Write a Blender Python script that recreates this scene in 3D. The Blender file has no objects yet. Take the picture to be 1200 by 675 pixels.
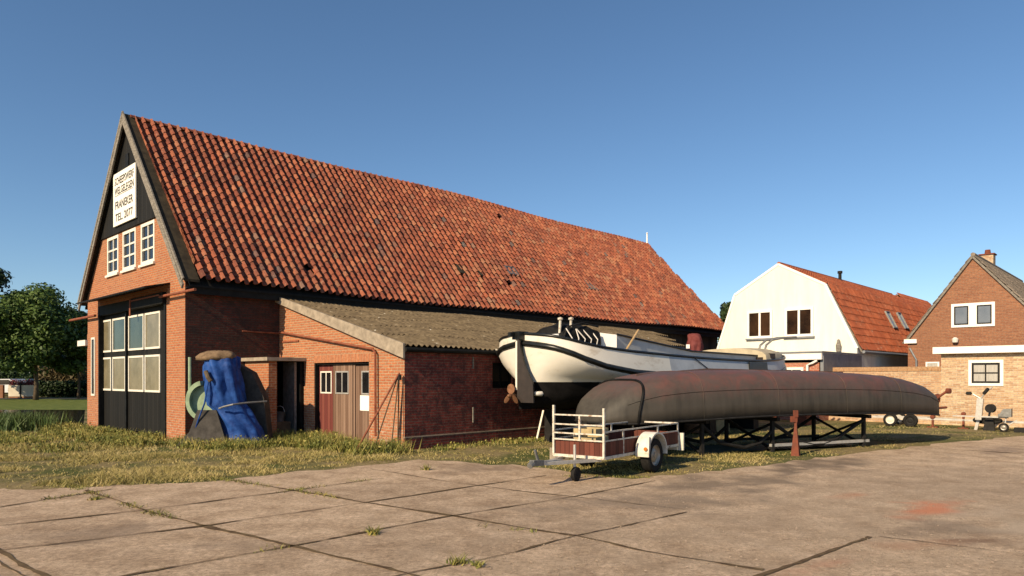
import bpy, math, random
import numpy as np
from mathutils import Vector, Matrix, noise
random.seed(7); rng = np.random.default_rng(7)
sc = bpy.context.scene
R = math.radians
# ------------------------------------------------------------------ camera, sky, sun, exposure
F = 827.0; HZ = 442.0; H = 1.59          # focal length and horizon row of the 1200 px wide photograph, eye height
cam = bpy.data.cameras.new('camera'); camo = bpy.data.objects.new('camera', cam); sc.collection.objects.link(camo)
camo.location = (0, 0, H); camo.rotation_euler = (R(90), 0, 0)
cam.sensor_width = 36; cam.lens = F/1200*36; cam.shift_y = (HZ-337.5)/1200; cam.clip_end = 3000; cam.clip_start = .05
sc.camera = camo
SUN_AZ, SUN_EL = 40.6, 31.0              # light travels towards this azimuth (from +Y to +X)
Ldir = Vector((math.sin(R(SUN_AZ))*math.cos(R(SUN_EL)), math.cos(R(SUN_AZ))*math.cos(R(SUN_EL)), -math.sin(R(SUN_EL))))
world = bpy.data.worlds.new('World'); sc.world = world; world.use_nodes = True
wn = world.node_tree.nodes; wl = world.node_tree.links
sky = wn.new('ShaderNodeTexSky'); sky.sky_type = 'NISHITA'; sky.sun_disc = False
sky.sun_elevation = R(SUN_EL); sky.sun_rotation = R(SUN_AZ+180); sky.air_density = 1.0; sky.dust_density = .5; sky.ozone_density = 3.4; sky.altitude = 900
hs = wn.new('ShaderNodeHueSaturation'); hs.inputs['Saturation'].default_value = 1.06; hs.inputs['Hue'].default_value = .497
wl.new(sky.outputs[0], hs.inputs['Color']); wl.new(hs.outputs[0], wn['Background'].inputs[0]); wn['Background'].inputs[1].default_value = 0.092
sun = bpy.data.lights.new('sun', 'SUN'); sun.energy = 5.0; sun.angle = R(.53); sun.color = (1, .80, .545)
suno = bpy.data.objects.new('sun', sun); sc.collection.objects.link(suno)
suno.rotation_euler = Ldir.to_track_quat('-Z', 'Y').to_euler(); suno.location = (-20, -20, 30)
sc.view_settings.view_transform = 'Standard'; sc.view_settings.look = 'None'; sc.view_settings.gamma = 1
sc.view_settings.exposure = 0.45; sc.view_settings.use_curve_mapping = False
sc.render.resolution_x = 1024; sc.render.resolution_y = 576

# ------------------------------------------------------------------ measuring helpers
def G(px, py, z=0.0):
    Y = F*(H-z)/(py-HZ); return Vector(((px-600)/F*Y, Y, z))
def at(px, py, Y): return Vector(((px-600)/F*Y, Y, H-(py-HZ)/F*Y))
D1 = Vector((.6933, .7207, 0)); D1.normalize(); D2 = Vector((-D1.y, D1.x, 0)); ANG = math.atan2(D1.y, D1.x)
class Frame:
    """axis aligned building frame: t runs along the barn, s across it"""
    def __init__(s, x, y, ang=ANG):
        s.o = Vector((x, y, 0)); s.a = ang; s.d1 = Vector((math.cos(ang), math.sin(ang), 0)); s.d2 = Vector((-math.sin(ang), math.cos(ang), 0))
    def loc(s, p): v = Vector(p)-s.o; return Vector((v.dot(s.d1), v.dot(s.d2), v.z))
    def on_t(s, px, py, t):
        r = Vector(((px-600)/F, 1, -(py-HZ)/F)); c = Vector((0, 0, H))
        k = (t-(c-s.o).dot(s.d1))/r.dot(s.d1); return s.loc(c+r*k)
    def on_s(s, px, py, q):
        r = Vector(((px-600)/F, 1, -(py-HZ)/F)); c = Vector((0, 0, H))
        k = (q-(c-s.o).dot(s.d2))/r.dot(s.d2); return s.loc(c+r*k)

# ------------------------------------------------------------------ mesh builder
class MB:
    def __init__(s): s.v = []; s.f = []; s.m = []; s.uv = []
    def face(s, pts, m=0, uv=None):
        b = len(s.v); s.v += [tuple(p) for p in pts]; s.f.append(tuple(range(b, b+len(pts)))); s.m.append(m); s.uv.append(uv); return s
    def raw(s, vs, fs, m=0, uv=None):
        b = len(s.v); s.v += [tuple(p) for p in vs]
        for f in fs: s.f.append(tuple(i+b for i in f)); s.m.append(m); s.uv.append(uv)
        return s
    def box(s, a, b, m=0):
        x0, y0, z0 = [min(p, q) for p, q in zip(a, b)]; x1, y1, z1 = [max(p, q) for p, q in zip(a, b)]
        return s.raw([(x0,y0,z0),(x1,y0,z0),(x1,y1,z0),(x0,y1,z0),(x0,y0,z1),(x1,y0,z1),(x1,y1,z1),(x0,y1,z1)],
            [(0,3,2,1),(4,5,6,7),(0,1,5,4),(1,2,6,5),(2,3,7,6),(3,0,4,7)], m)
    def beam(s, p, q, w, h, m=0, up=(0, 0, 1)):
        p = Vector(p); q = Vector(q); d = (q-p).normalized(); up = Vector(up)
        if abs(d.dot(up)) > .95: up = Vector((1, 0, 0))
        x = d.cross(up).normalized()*w/2; y = x.cross(d).normalized()*h/2
        vs = [e+i*x+j*y for e in (p, q) for i, j in ((-1,-1),(1,-1),(1,1),(-1,1))]
        return s.raw(vs, [(0,3,2,1),(4,5,6,7),(0,1,5,4),(1,2,6,5),(2,3,7,6),(3,0,4,7)], m)
    def tube(s, pts, r, n=8, m=0, closed=False):
        pts = [Vector(p) for p in pts]; k = len(pts); rs = r if isinstance(r, (list, tuple)) else [r]*k
        vs = []; pu = None
        for i, p in enumerate(pts):
            a = pts[(i-1) % k] if (closed or i > 0) else p; c = pts[(i+1) % k] if (closed or i < k-1) else p
            d = (c-a).normalized()
            if pu is None: pu = Vector((0, 0, 1)) if abs(d.z) < .9 else Vector((1, 0, 0))
            x = d.cross(pu).normalized(); y = x.cross(d).normalized(); pu = y
            for j in range(n):
                t = 2*math.pi*j/n; vs.append(p+(x*math.cos(t)+y*math.sin(t))*rs[i])
        fs = []
        for i in range(k if closed else k-1):
            i2 = (i+1) % k
            for j in range(n): fs.append((i*n+j, i*n+(j+1) % n, i2*n+(j+1) % n, i2*n+j))
        if not closed: fs.append(tuple(range(n))[::-1]); fs.append(tuple((k-1)*n+j for j in range(n)))
        return s.raw(vs, fs, m)
    def lathe(s, c, axis, prof, n=24, m=0):
        c = Vector(c); ax = Vector(axis).normalized(); u = Vector((0, 0, 1)) if abs(ax.z) < .9 else Vector((1, 0, 0))
        x = ax.cross(u).normalized(); y = x.cross(ax)
        vs = []; fs = []; k = len(prof)
        for (r, h) in prof:
            for j in range(n):
                t = 2*math.pi*j/n; vs.append(c+ax*h+(x*math.cos(t)+y*math.sin(t))*max(r, 1e-4))
        for i in range(k-1):
            for j in range(n): fs.append((i*n+j, i*n+(j+1) % n, (i+1)*n+(j+1) % n, (i+1)*n+j))
        return s.raw(vs, fs, m)
    def prism(s, poly, ext, m=0):
        """planar polygon of 3D points thickened by vector ext"""
        ext = Vector(ext); n = len(poly); a = [Vector(p) for p in poly]; b = [p+ext for p in a]
        fs = [tuple(range(n)), tuple(range(2*n-1, n-1, -1))]+[(i, i+n, (i+1) % n+n, (i+1) % n) for i in range(n)]
        return s.raw(a+b, fs, m)
    def build(s, name, mats, parent=None, smooth=False, loc=None, auto=None, recalc=True):
        me = bpy.data.meshes.new(name); me.from_pydata(s.v, [], s.f)
        for m in (mats if isinstance(mats, (list, tuple)) else [mats]): me.materials.append(m)
        me.polygons.foreach_set('material_index', s.m)
        if any(u is not None for u in s.uv):
            l = me.uv_layers.new(name='UVMap'); arr = np.zeros((len(me.loops), 2), 'f'); k = 0
            for f, u in zip(s.f, s.uv):
                n = len(f); arr[k:k+n] = u if u is not None else (0, 0); k += n
            l.data.foreach_set('uv', arr.ravel())
        if recalc:
            import bmesh
            bm = bmesh.new(); bm.from_mesh(me); bmesh.ops.recalc_face_normals(bm, faces=bm.faces); bm.to_mesh(me); bm.free()
        if smooth or auto is not None:
            me.polygons.foreach_set('use_smooth', [True]*len(me.polygons))
            if auto is not None: me.set_sharp_from_angle(angle=R(auto))
        me.update()
        o = bpy.data.objects.new(name, me); sc.collection.objects.link(o)
        if parent is not None: o.parent = parent
        if loc is not None: o.location = loc
        return o
def tag(o, label=None, cat=None, group=None, kind=None):
    if label: o['label'] = label
    if cat: o['category'] = cat
    if group: o['group'] = group
    if kind: o['kind'] = kind
    return o
def thing(name, label, cat, loc=(0, 0, 0), rz=0, group=None):
    o = bpy.data.objects.new(name, None); sc.collection.objects.link(o); o.empty_display_size = .2
    o.location = loc; o.rotation_euler = (0, 0, rz); return tag(o, label, cat, group)
def copy_tree(o, parent=None):
    c = o.copy(); sc.collection.objects.link(c); c.parent = parent
    for ch in list(o.children): copy_tree(ch, c)
    return c

# ------------------------------------------------------------------ materials
def newmat(name):
    m = bpy.data.materials.new(name); m.use_nodes = True; nt = m.node_tree
    return m, nt, nt.nodes['Principled BSDF']
def nd(nt, t, **k):
    n = nt.nodes.new(t)
    for a, b in k.items(): setattr(n, a, b)
    return n
def L(nt, a, b): nt.links.new(a, b)
def c4(c): return (c[0], c[1], c[2], 1)
def mixc(nt, fac, a, b, mode='MIX'):
    n = nd(nt, 'ShaderNodeMix', data_type='RGBA', blend_type=mode)
    for sock, v in ((n.inputs[0], fac), (n.inputs[6], a), (n.inputs[7], b)):
        if isinstance(v, (int, float)): sock.default_value = v
        elif isinstance(v, tuple): sock.default_value = c4(v)
        else: L(nt, v, sock)
    return n.outputs[2]
def noisen(nt, vec, scale, detail=4, rough=.6, dist=0):
    n = nd(nt, 'ShaderNodeTexNoise'); n.inputs['Scale'].default_value = scale; n.inputs['Detail'].default_value = detail
    n.inputs['Roughness'].default_value = rough; n.inputs['Distortion'].default_value = dist
    L(nt, vec, n.inputs['Vector']); return n.outputs['Fac']
def ramp(nt, fac, stops):
    n = nd(nt, 'ShaderNodeValToRGB'); L(nt, fac, n.inputs[0]); e = n.color_ramp.elements
    while len(e) > 1: e.remove(e[-1])
    e[0].position = stops[0][0]; e[0].color = c4(stops[0][1])
    for p, c in stops[1:]: x = e.new(p); x.color = c4(c)
    return n.outputs[0]
def math_(nt, op, a, b=None, c=None):
    n = nd(nt, 'ShaderNodeMath', operation=op)
    for i, v in enumerate((a, b, c)):
        if v is None: continue
        if isinstance(v, (int, float)): n.inputs[i].default_value = v
        else: L(nt, v, n.inputs[i])
    return n.outputs[0]
def bump(nt, bs, h, strength=.3, dist=.01, prev=None):
    n = nd(nt, 'ShaderNodeBump'); n.inputs['Strength'].default_value = strength; n.inputs['Distance'].default_value = dist
    L(nt, h, n.inputs['Height'])
    if prev is not None: L(nt, prev, n.inputs['Normal'])
    L(nt, n.outputs[0], bs.inputs['Normal']); return n.outputs[0]
def basic(name, col, rough=.6, metal=0., var=.15, vs=4., bs_=0., bscale=40., col2=None, stops=None, stretch=None):
    m, nt, b = newmat(name); tc = nd(nt, 'ShaderNodeTexCoord'); vec = tc.outputs['Object']
    if stretch:
        mp = nd(nt, 'ShaderNodeMapping'); mp.inputs['Scale'].default_value = stretch; L(nt, vec, mp.inputs[0]); vec = mp.outputs[0]
    f = noisen(nt, vec, vs, 6, .65)
    if stops: out = ramp(nt, f, stops)
    else:
        c2 = col2 or tuple(min(1, x*(1+var)) for x in col); c1 = col if col2 else tuple(x*(1-var) for x in col)
        out = ramp(nt, f, [(.35, c1), (.65, c2)])
    L(nt, out, b.inputs['Base Color']); b.inputs['Roughness'].default_value = rough; b.inputs['Metallic'].default_value = metal
    b.inputs['Specular IOR Level'].default_value = .5 if rough < .3 else (.35 if rough < .55 else .12)
    if bs_ > 0: bump(nt, b, noisen(nt, vec, bscale, 4), bs_, .01)
    return m
def wallvec(nt):
    """u along a wall, v up, from object coordinates and the object space normal"""
    tc = nd(nt, 'ShaderNodeTexCoord'); sp = nd(nt, 'ShaderNodeSeparateXYZ'); L(nt, tc.outputs['Object'], sp.inputs[0])
    sn = nd(nt, 'ShaderNodeSeparateXYZ'); L(nt, tc.outputs['Normal'], sn.inputs[0])
    ax = math_(nt, 'GREATER_THAN', math_(nt, 'ABSOLUTE', sn.outputs[0]), .6)
    mx = nd(nt, 'ShaderNodeMix', data_type='FLOAT'); L(nt, ax, mx.inputs[0]); L(nt, sp.outputs[0], mx.inputs[2]); L(nt, sp.outputs[1], mx.inputs[3])
    cb = nd(nt, 'ShaderNodeCombineXYZ'); L(nt, mx.outputs[0], cb.inputs[0]); L(nt, sp.outputs[2], cb.inputs[1])
    return tc, cb.outputs[0], sp
def brick(name, c1, c2, mortar, bw=.215, rh=.0625, ms=.011, stain=None, stain_amt=.5, white=0, dark=None, bumps=.7, pale_low=0, vcol=None):
    m, nt, b = newmat(name); tc, vec, sp = wallvec(nt)
    wob = nd(nt, 'ShaderNodeTexNoise'); wob.inputs['Scale'].default_value = 3; L(nt, vec, wob.inputs['Vector'])
    va = nd(nt, 'ShaderNodeVectorMath', operation='SCALE'); L(nt, wob.outputs['Color'], va.inputs[0]); va.inputs['Scale'].default_value = .02
    vb = nd(nt, 'ShaderNodeVectorMath', operation='ADD'); L(nt, vec, vb.inputs[0]); L(nt, va.outputs[0], vb.inputs[1]); v = vb.outputs[0]
    t = nd(nt, 'ShaderNodeTexBrick'); L(nt, v, t.inputs['Vector']); t.inputs['Scale'].default_value = 1
    t.inputs['Brick Width'].default_value = bw; t.inputs['Row Height'].default_value = rh; t.inputs['Mortar Size'].default_value = ms
    t.inputs['Mortar Smooth'].default_value = .25; t.inputs['Bias'].default_value = 0
    t.inputs['Color1'].default_value = c4(c1); t.inputs['Color2'].default_value = c4(c2); t.inputs['Mortar'].default_value = c4(mortar)
    out = t.outputs['Color']
    n1 = noisen(nt, vec, 14, 5, .7); out = mixc(nt, .8, out, ramp(nt, n1, [(.3, (.62,.6,.6)), (.7, (1.3,1.28,1.25))]), 'MULTIPLY')
    n2 = noisen(nt, vec, .9, 5, .65, .4)
    if stain: out = mixc(nt, math_(nt, 'MULTIPLY', ramp(nt, n2, [(.45, (0,0,0)), (.68, (1,1,1))]), stain_amt), out, stain)
    if dark:
        n4 = noisen(nt, vec, 4.2, 9, .9, .3); out = mixc(nt, math_(nt, 'MULTIPLY', ramp(nt, n4, [(.46, (0,0,0)), (.56, (1,1,1))]), .85), out, dark)
    if white:
        n3 = noisen(nt, vec, 9, 6, .8)
        lo = math_(nt, 'SUBTRACT', 1.15, math_(nt, 'MULTIPLY', sp.outputs[2], .75)) if pale_low else 1.0
        f = math_(nt, 'MULTIPLY', math_(nt, 'MULTIPLY', ramp(nt, n3, [(.52, (0,0,0)), (.66, (1,1,1))]), white), lo)
        n = nd(nt, 'ShaderNodeClamp'); L(nt, f, n.inputs[0]); out = mixc(nt, n.outputs[0], out, (.62, .56, .48))
    L(nt, out, b.inputs['Base Color']); b.inputs['Roughness'].default_value = .9; b.inputs['Specular IOR Level'].default_value = .2
    h = math_(nt, 'SUBTRACT', math_(nt, 'MULTIPLY', n1, .6), t.outputs['Fac'])
    p = bump(nt, b, h, bumps, .012)
    return m
def tilemat(name, stops, moss=.3, mosscol=(.10, .095, .07)):
    m, nt, b = newmat(name); uv = nd(nt, 'ShaderNodeUVMap'); wn_ = nd(nt, 'ShaderNodeTexWhiteNoise', noise_dimensions='2D')
    L(nt, uv.outputs[0], wn_.inputs['Vector']); out = ramp(nt, wn_.outputs['Value'], stops)
    tc = nd(nt, 'ShaderNodeTexCoord'); n = noisen(nt, tc.outputs['Object'], 11, 6, .75)
    out = mixc(nt, .7, out, ramp(nt, n, [(.3, (.6,.58,.55)), (.7, (1.25,1.25,1.25))]), 'MULTIPLY')
    n2 = noisen(nt, tc.outputs['Object'], .55, 5, .7, .6)
    out = mixc(nt, math_(nt, 'MULTIPLY', ramp(nt, n2, [(.44, (0,0,0)), (.66, (1,1,1))]), moss), out, mosscol)
    n3 = noisen(nt, tc.outputs['Object'], 4.5, 7, .85)
    out = mixc(nt, math_(nt, 'MULTIPLY', ramp(nt, n3, [(.55, (0,0,0)), (.66, (1,1,1))]), .45), out, (.40,.31,.22))
    n5 = noisen(nt, tc.outputs['Object'], 1.3, 6, .8, 1.2)
    out = mixc(nt, math_(nt, 'MULTIPLY', ramp(nt, n5, [(.55, (0,0,0)), (.64, (1,1,1))]), .45), out, (.07,.045,.032))
    L(nt, out, b.inputs['Base Color']); b.inputs['Roughness'].default_value = .8; b.inputs['Specular IOR Level'].default_value = .2
    bump(nt, b, n, .35, .01); return m
def planks(name, c1, c2, w=.14, axis=0, rough=.75):
    m, nt, b = newmat(name); tc, vec, sp = wallvec(nt)
    s2 = nd(nt, 'ShaderNodeSeparateXYZ'); L(nt, vec, s2.inputs[0]); u = s2.outputs[axis]
    k = math_(nt, 'DIVIDE', u, w); fl = math_(nt, 'FLOOR', k); fr = math_(nt, 'FRACT', k)
    wn_ = nd(nt, 'ShaderNodeTexWhiteNoise', noise_dimensions='1D'); L(nt, fl, wn_.inputs['W'])
    mp = nd(nt, 'ShaderNodeMapping'); mp.inputs['Scale'].default_value = (30, 1.5, 1) if axis == 0 else (1.5, 30, 1); L(nt, vec, mp.inputs[0])
    n = noisen(nt, mp.outputs[0], 1, 5, .7)
    f = math_(nt, 'MULTIPLY_ADD', wn_.outputs['Value'], .5, math_(nt, 'MULTIPLY', n, .6))
    out = ramp(nt, f, [(.3, c1), (.8, c2)])
    gap = math_(nt, 'LESS_THAN', fr, .07)
    out = mixc(nt, gap, out, tuple(x*.25 for x in c1))
    L(nt, out, b.inputs['Base Color']); b.inputs['Roughness'].default_value = rough; b.inputs['Specular IOR Level'].default_value = .15
    bump(nt, b, math_(nt, 'SUBTRACT', math_(nt, 'MULTIPLY', n, .3), gap), .5, .01); return m
def glass(name, col, rough=.05, var=.5):
    m = basic(name, col, rough, var=var, vs=1.3); return m
M = {}
M['brick_front'] = brick('brick_front', (.42,.15,.062), (.33,.10,.045), (.36,.24,.15), stain=(.30,.17,.10), stain_amt=.35, white=.35, pale_low=1)
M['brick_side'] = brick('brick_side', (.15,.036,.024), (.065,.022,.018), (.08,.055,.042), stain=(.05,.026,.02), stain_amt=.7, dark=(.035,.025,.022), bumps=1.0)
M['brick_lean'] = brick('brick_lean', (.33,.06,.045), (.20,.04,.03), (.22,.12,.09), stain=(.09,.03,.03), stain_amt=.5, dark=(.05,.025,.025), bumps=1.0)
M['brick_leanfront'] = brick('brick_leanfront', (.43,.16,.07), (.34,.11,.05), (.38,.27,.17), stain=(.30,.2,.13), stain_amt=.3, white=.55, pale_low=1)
M['brick_yellow'] = brick('brick_yellow', (.60,.46,.29), (.38,.23,.13), (.48,.40,.30), bw=.22, rh=.066, stain=(.42,.24,.12), stain_amt=.35)
M['brick_garden'] = brick('brick_garden', (.56,.39,.23), (.36,.20,.11), (.46,.37,.27), bw=.22, rh=.066, stain=(.38,.22,.12), stain_amt=.4)
M['brick_brown'] = brick('brick_brown', (.30,.135,.07), (.22,.09,.05), (.24,.15,.10), stain=(.20,.10,.06), stain_amt=.3, bumps=.4)
M['brick_annex'] = brick('brick_annex', (.42,.15,.09), (.34,.11,.07), (.42,.28,.2), bumps=.4)
M['soldier'] = brick('soldier', (.43,.16,.07), (.33,.11,.05), (.36,.24,.15), bw=.062, rh=.24, ms=.01, bumps=.5)
M['soldier_y'] = brick('soldier_y', (.42,.24,.12), (.34,.18,.09), (.36,.26,.16), bw=.066, rh=.24, ms=.01, bumps=.5)
M['tile'] = tilemat('clay_tile', [(0,(.13,.036,.024)),(.3,(.23,.066,.038)),(.6,(.30,.088,.046)),(.85,(.37,.13,.066)),(.97,(.33,.16,.09)),(.99,(.08,.085,.09)),(1,(.06,.06,.06))], .5, (.14,.05,.034))
M['tile_new'] = tilemat('orange_tile', [(0,(.24,.06,.028)),(.5,(.31,.08,.034)),(1,(.40,.12,.055))], .4, (.17,.06,.035))
M['tile_grey'] = tilemat('grey_tile', [(0,(.13,.11,.09)),(.6,(.20,.165,.13)),(1,(.27,.22,.17))], .4, (.10,.09,.06))
M['asbestos'] = basic('asbestos', (.2,.18,.15), .9, stops=[(.25,(.045,.034,.022)),(.45,(.105,.08,.05)),(.6,(.15,.115,.07)),(.66,(.19,.155,.105)),(.72,(.5,.48,.42))], vs=4.5, bs_=.4, bscale=25)
M['oldwood'] = basic('old_wood', (.22,.2,.17), .85, stops=[(.3,(.10,.09,.075)),(.5,(.20,.18,.15)),(.7,(.30,.27,.23))], vs=2.5, stretch=(3,3,14), bs_=.4)
M['mosswood'] = basic('mossy_strip', (.03,.025,.018), .9, col2=(.06,.048,.03), vs=5)
M['blackboard'] = planks('black_boards', (.010,.010,.009), (.018,.017,.015), .16, 0)
M['blackpaint'] = basic('black_paint', (.011,.011,.010), .6, var=.3, vs=6)
M['tarwood'] = planks('tarred_boards', (.04,.034,.025), (.085,.07,.05), .17, 0)
M['white'] = basic('white_paint', (.72,.68,.58), .5, var=.08, vs=9)
M['whiteclean'] = basic('clean_white_paint', (.80,.78,.72), .45, var=.04, vs=5)
M['signwhite'] = basic('sign_white', (.80,.77,.68), .55, var=.06, vs=4)
M['ink'] = basic('faded_ink', (.045,.043,.04), .7, var=.3, vs=12)
M['plaster'] = basic('cream_plaster', (.72,.69,.60), .85, var=.07, vs=1.2, bs_=.15, bscale=60, stretch=(2.5,2.5,.5))
M['rustpipe'] = basic('rusty_red_pipe', (.17,.05,.03), .75, col2=(.27,.10,.055), vs=9, bs_=.2)
M['redjack'] = basic('red_oxide', (.20,.06,.035), .8, col2=(.12,.045,.03), vs=9, bs_=.2)
M['doorred'] = planks('red_brown_door', (.13,.035,.03), (.19,.06,.045), .13)
M['doorgrey'] = planks('weathered_door', (.13,.075,.05), (.26,.17,.12), .11)
M['dirtyglass'] = basic('dusty_glass', (.14,.12,.07), .25, col2=(.22,.19,.12), vs=2)
M['tealglass'] = basic('teal_glass', (.02,.035,.03), .08, col2=(.05,.07,.055), vs=1.2)
M['darkglass'] = basic('dark_glass', (.012,.012,.013), .06, var=.4, vs=2)
M['curtain'] = basic('pale_curtain_glass', (.34,.32,.28), .25, col2=(.45,.43,.38), vs=3, stretch=(8,8,1))
M['blueglass'] = basic('grey_blue_glass', (.10,.12,.15), .1, col2=(.17,.19,.22), vs=1)
M['brownroom'] = basic('brown_room_glass', (.014,.009,.007), .06, col2=(.05,.026,.014), vs=1.2)
M['paper'] = basic('paper', (.78,.77,.72), .7, var=.03)
M['galv'] = basic('galvanised_steel', (.50,.48,.44), .5, .5, var=.15, vs=14)
M['steel'] = basic('grey_steel', (.22,.22,.21), .55, .5, var=.25, vs=10)
M['creamrail'] = basic('cream_rail', (.60,.56,.47), .6, stops=[(.35,(.25,.15,.09)),(.44,(.50,.45,.36)),(.6,(.62,.58,.50))], vs=16)
M['bluetarp'] = basic('blue_tarpaulin', (.008,.03,.14), .55, col2=(.025,.085,.30), vs=5, bs_=.25, bscale=14)
M['greenrim'] = basic('pale_green_paint', (.26,.34,.22), .6, var=.2, vs=5)
M['plate_shade'] = basic('dark_rubber_and_shade', (.055,.05,.045), .8, var=.3, vs=6)  # rubber sheet, and the dark block that stands in for shade
M['brownsack'] = basic('brown_sacking', (.17,.115,.07), .95, var=.3, vs=10, bs_=.5)
M['concrete_old'] = basic('old_concrete', (.30,.25,.19), .9, var=.25, vs=5, bs_=.3)
M['boatwhite'] = basic('boat_white', (.66,.62,.52), .38, stops=[(.28,(.48,.41,.31)),(.42,(.66,.62,.53)),(.8,(.72,.69,.61))], vs=1.6, stretch=(1,1,2.2))
M['boatgrey'] = basic('boat_grey', (.36,.38,.40), .4, stops=[(.25,(.30,.31,.32)),(.5,(.38,.40,.42)),(.8,(.46,.48,.49))], vs=2)
M['deckbeige'] = basic('deck_beige', (.42,.36,.25), .6, var=.15, vs=3)
M['boatblack'] = basic('boat_black', (.010,.011,.010), .32, var=.4, vs=5)
M['antifoul'] = basic('black_antifoul', (.009,.008,.008), .92, var=.5, vs=3)
M['darkgreen'] = basic('dark_green_paint', (.02,.045,.032), .4, var=.3)
M['rudderbrown'] = basic('rudder_brown', (.022,.015,.012), .5, var=.4, vs=3)
M['bronze'] = basic('bronze', (.20,.10,.055), .55, .5, var=.3, vs=7)
M['glassy_tarp'] = basic('black_tarp', (.010,.010,.010), .65, var=.5, vs=5, bs_=.5, bscale=9)
M['paleplastic'] = basic('pale_plastic', (.62,.58,.52), .5, var=.1)
M['woodpole'] = basic('varnished_pole', (.45,.30,.14), .5, var=.2, vs=10)
M['maroon'] = basic('maroon_canvas', (.11,.025,.022), .8, col2=(.17,.05,.045), vs=6, bs_=.3, bscale=12)
M['trailerred'] = planks('trailer_red_panel', (.075,.025,.018), (.15,.048,.032), .09)
M['tyre'] = basic('tyre_rubber', (.018,.017,.016), .85, var=.3, vs=20)
M['rimgrey'] = basic('wheel_rim', (.30,.27,.23), .45, .6, var=.2, vs=12)
M['fender'] = basic('white_fender', (.66,.62,.52), .45, stops=[(.3,(.40,.34,.25)),(.45,(.62,.58,.49)),(.7,(.70,.67,.59))], vs=7)
M['redlens'] = basic('red_lens', (.35,.03,.015), .25, var=.1)
M['orangelens'] = basic('orange_lens', (.5,.15,.02), .25, var=.1)
M['black'] = basic('black_metal', (.02,.019,.018), .6, var=.3, vs=10)
M['bucket'] = basic('grey_bucket', (.10,.10,.10), .5, var=.2)
M['hose'] = basic('pale_hose', (.6,.58,.52), .5, var=.1)
M['cardwood'] = basic('pale_board', (.42,.33,.18), .8, var=.2, vs=6)
M['rope'] = basic('brown_rope', (.17,.10,.06), .9, var=.3, vs=20, bs_=.4)
M['zinc'] = basic('zinc_edge', (.22,.23,.24), .55, .3, var=.15, vs=4)
M['greytarp'] = basic('faded_green_tarp', (.05,.09,.085), .6, col2=(.09,.14,.13), vs=2.5, bs_=.2, bscale=8)
M['bark'] = basic('bark', (.10,.075,.05), .9, var=.35, vs=7, bs_=.6, bscale=22, stretch=(2,2,.5))
M['hedgewood'] = basic('fence_wood', (.10,.075,.05), .85, var=.3, vs=6)
M['creamwall'] = basic('cream_low_wall', (.55,.50,.40), .85, var=.1, vs=3)
# upturned hull: grey sides, reddish worn primer along the top
def hullmat():
    m, nt, b = newmat('primed_hull'); tc = nd(nt, 'ShaderNodeTexCoord'); sp = nd(nt, 'ShaderNodeSeparateXYZ'); L(nt, tc.outputs['Object'], sp.inputs[0])
    n = noisen(nt, tc.outputs['Object'], 1.6, 6, .7, .5)
    mp = nd(nt, 'ShaderNodeMapping'); mp.inputs['Scale'].default_value = (9, 9, .7); L(nt, tc.outputs['Object'], mp.inputs[0])
    st = noisen(nt, mp.outputs[0], 1, 4, .6)
    base = ramp(nt, st, [(.3, (.030,.027,.022)), (.7, (.062,.055,.044))])
    base = mixc(nt, ramp(nt, noisen(nt, tc.outputs['Object'], .8, 3), [(.4,(0,0,0)),(.6,(.6,.6,.6))]), base, (.072,.062,.051))
    h = math_(nt, 'ADD', sp.outputs[2], math_(nt, 'MULTIPLY', math_(nt, 'SUBTRACT', n, .5), .55))
    red = ramp(nt, math_(nt, 'MULTIPLY', h, .5), [(.56, (0,0,0)), (.80, (1,1,1))])
    patch = ramp(nt, noisen(nt, tc.outputs['Object'], 2.6, 6, .75, .8), [(.45, (0,0,0)), (.6, (1,1,1))])
    redc = mixc(nt, math_(nt, 'MULTIPLY', patch, .75), (.10,.062,.055), (.165,.06,.05))
    out = mixc(nt, math_(nt, 'MULTIPLY', red, .8), base, redc)
    sc_ = ramp(nt, noisen(nt, tc.outputs['Object'], 3.3, 6, .8, 1.5), [(.70, (0,0,0)), (.74, (1,1,1))])
    out = mixc(nt, math_(nt, 'MULTIPLY', sc_, .5), out, (.32,.25,.21))
    L(nt, out, b.inputs['Base Color']); b.inputs['Roughness'].default_value = .6; b.inputs['Specular IOR Level'].default_value = .3
    bump(nt, b, noisen(nt, tc.outputs['Object'], 1.3, 3), .35, .05); return m
M['hull'] = hullmat()
def groundmat():
    m, nt, b = newmat('dry_grass_soil'); tc = nd(nt, 'ShaderNodeTexCoord'); v = tc.outputs['Object']
    n = noisen(nt, v, .55, 6, .65, .5); n2 = noisen(nt, v, 9, 6, .75)
    a = ramp(nt, n2, [(.3, (.11,.085,.045)), (.5, (.21,.165,.08)), (.7, (.31,.25,.14))])
    g = ramp(nt, n2, [(.3, (.035,.045,.015)), (.6, (.09,.105,.03)), (.8, (.15,.14,.055))])
    out = mixc(nt, ramp(nt, n, [(.42, (0,0,0)), (.6, (1,1,1))]), a, g)
    L(nt, out, b.inputs['Base Color']); b.inputs['Roughness'].default_value = .95; b.inputs['Specular IOR Level'].default_value = .1
    bump(nt, b, n2, .8, .03); return m
M['ground'] = groundmat()
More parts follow.
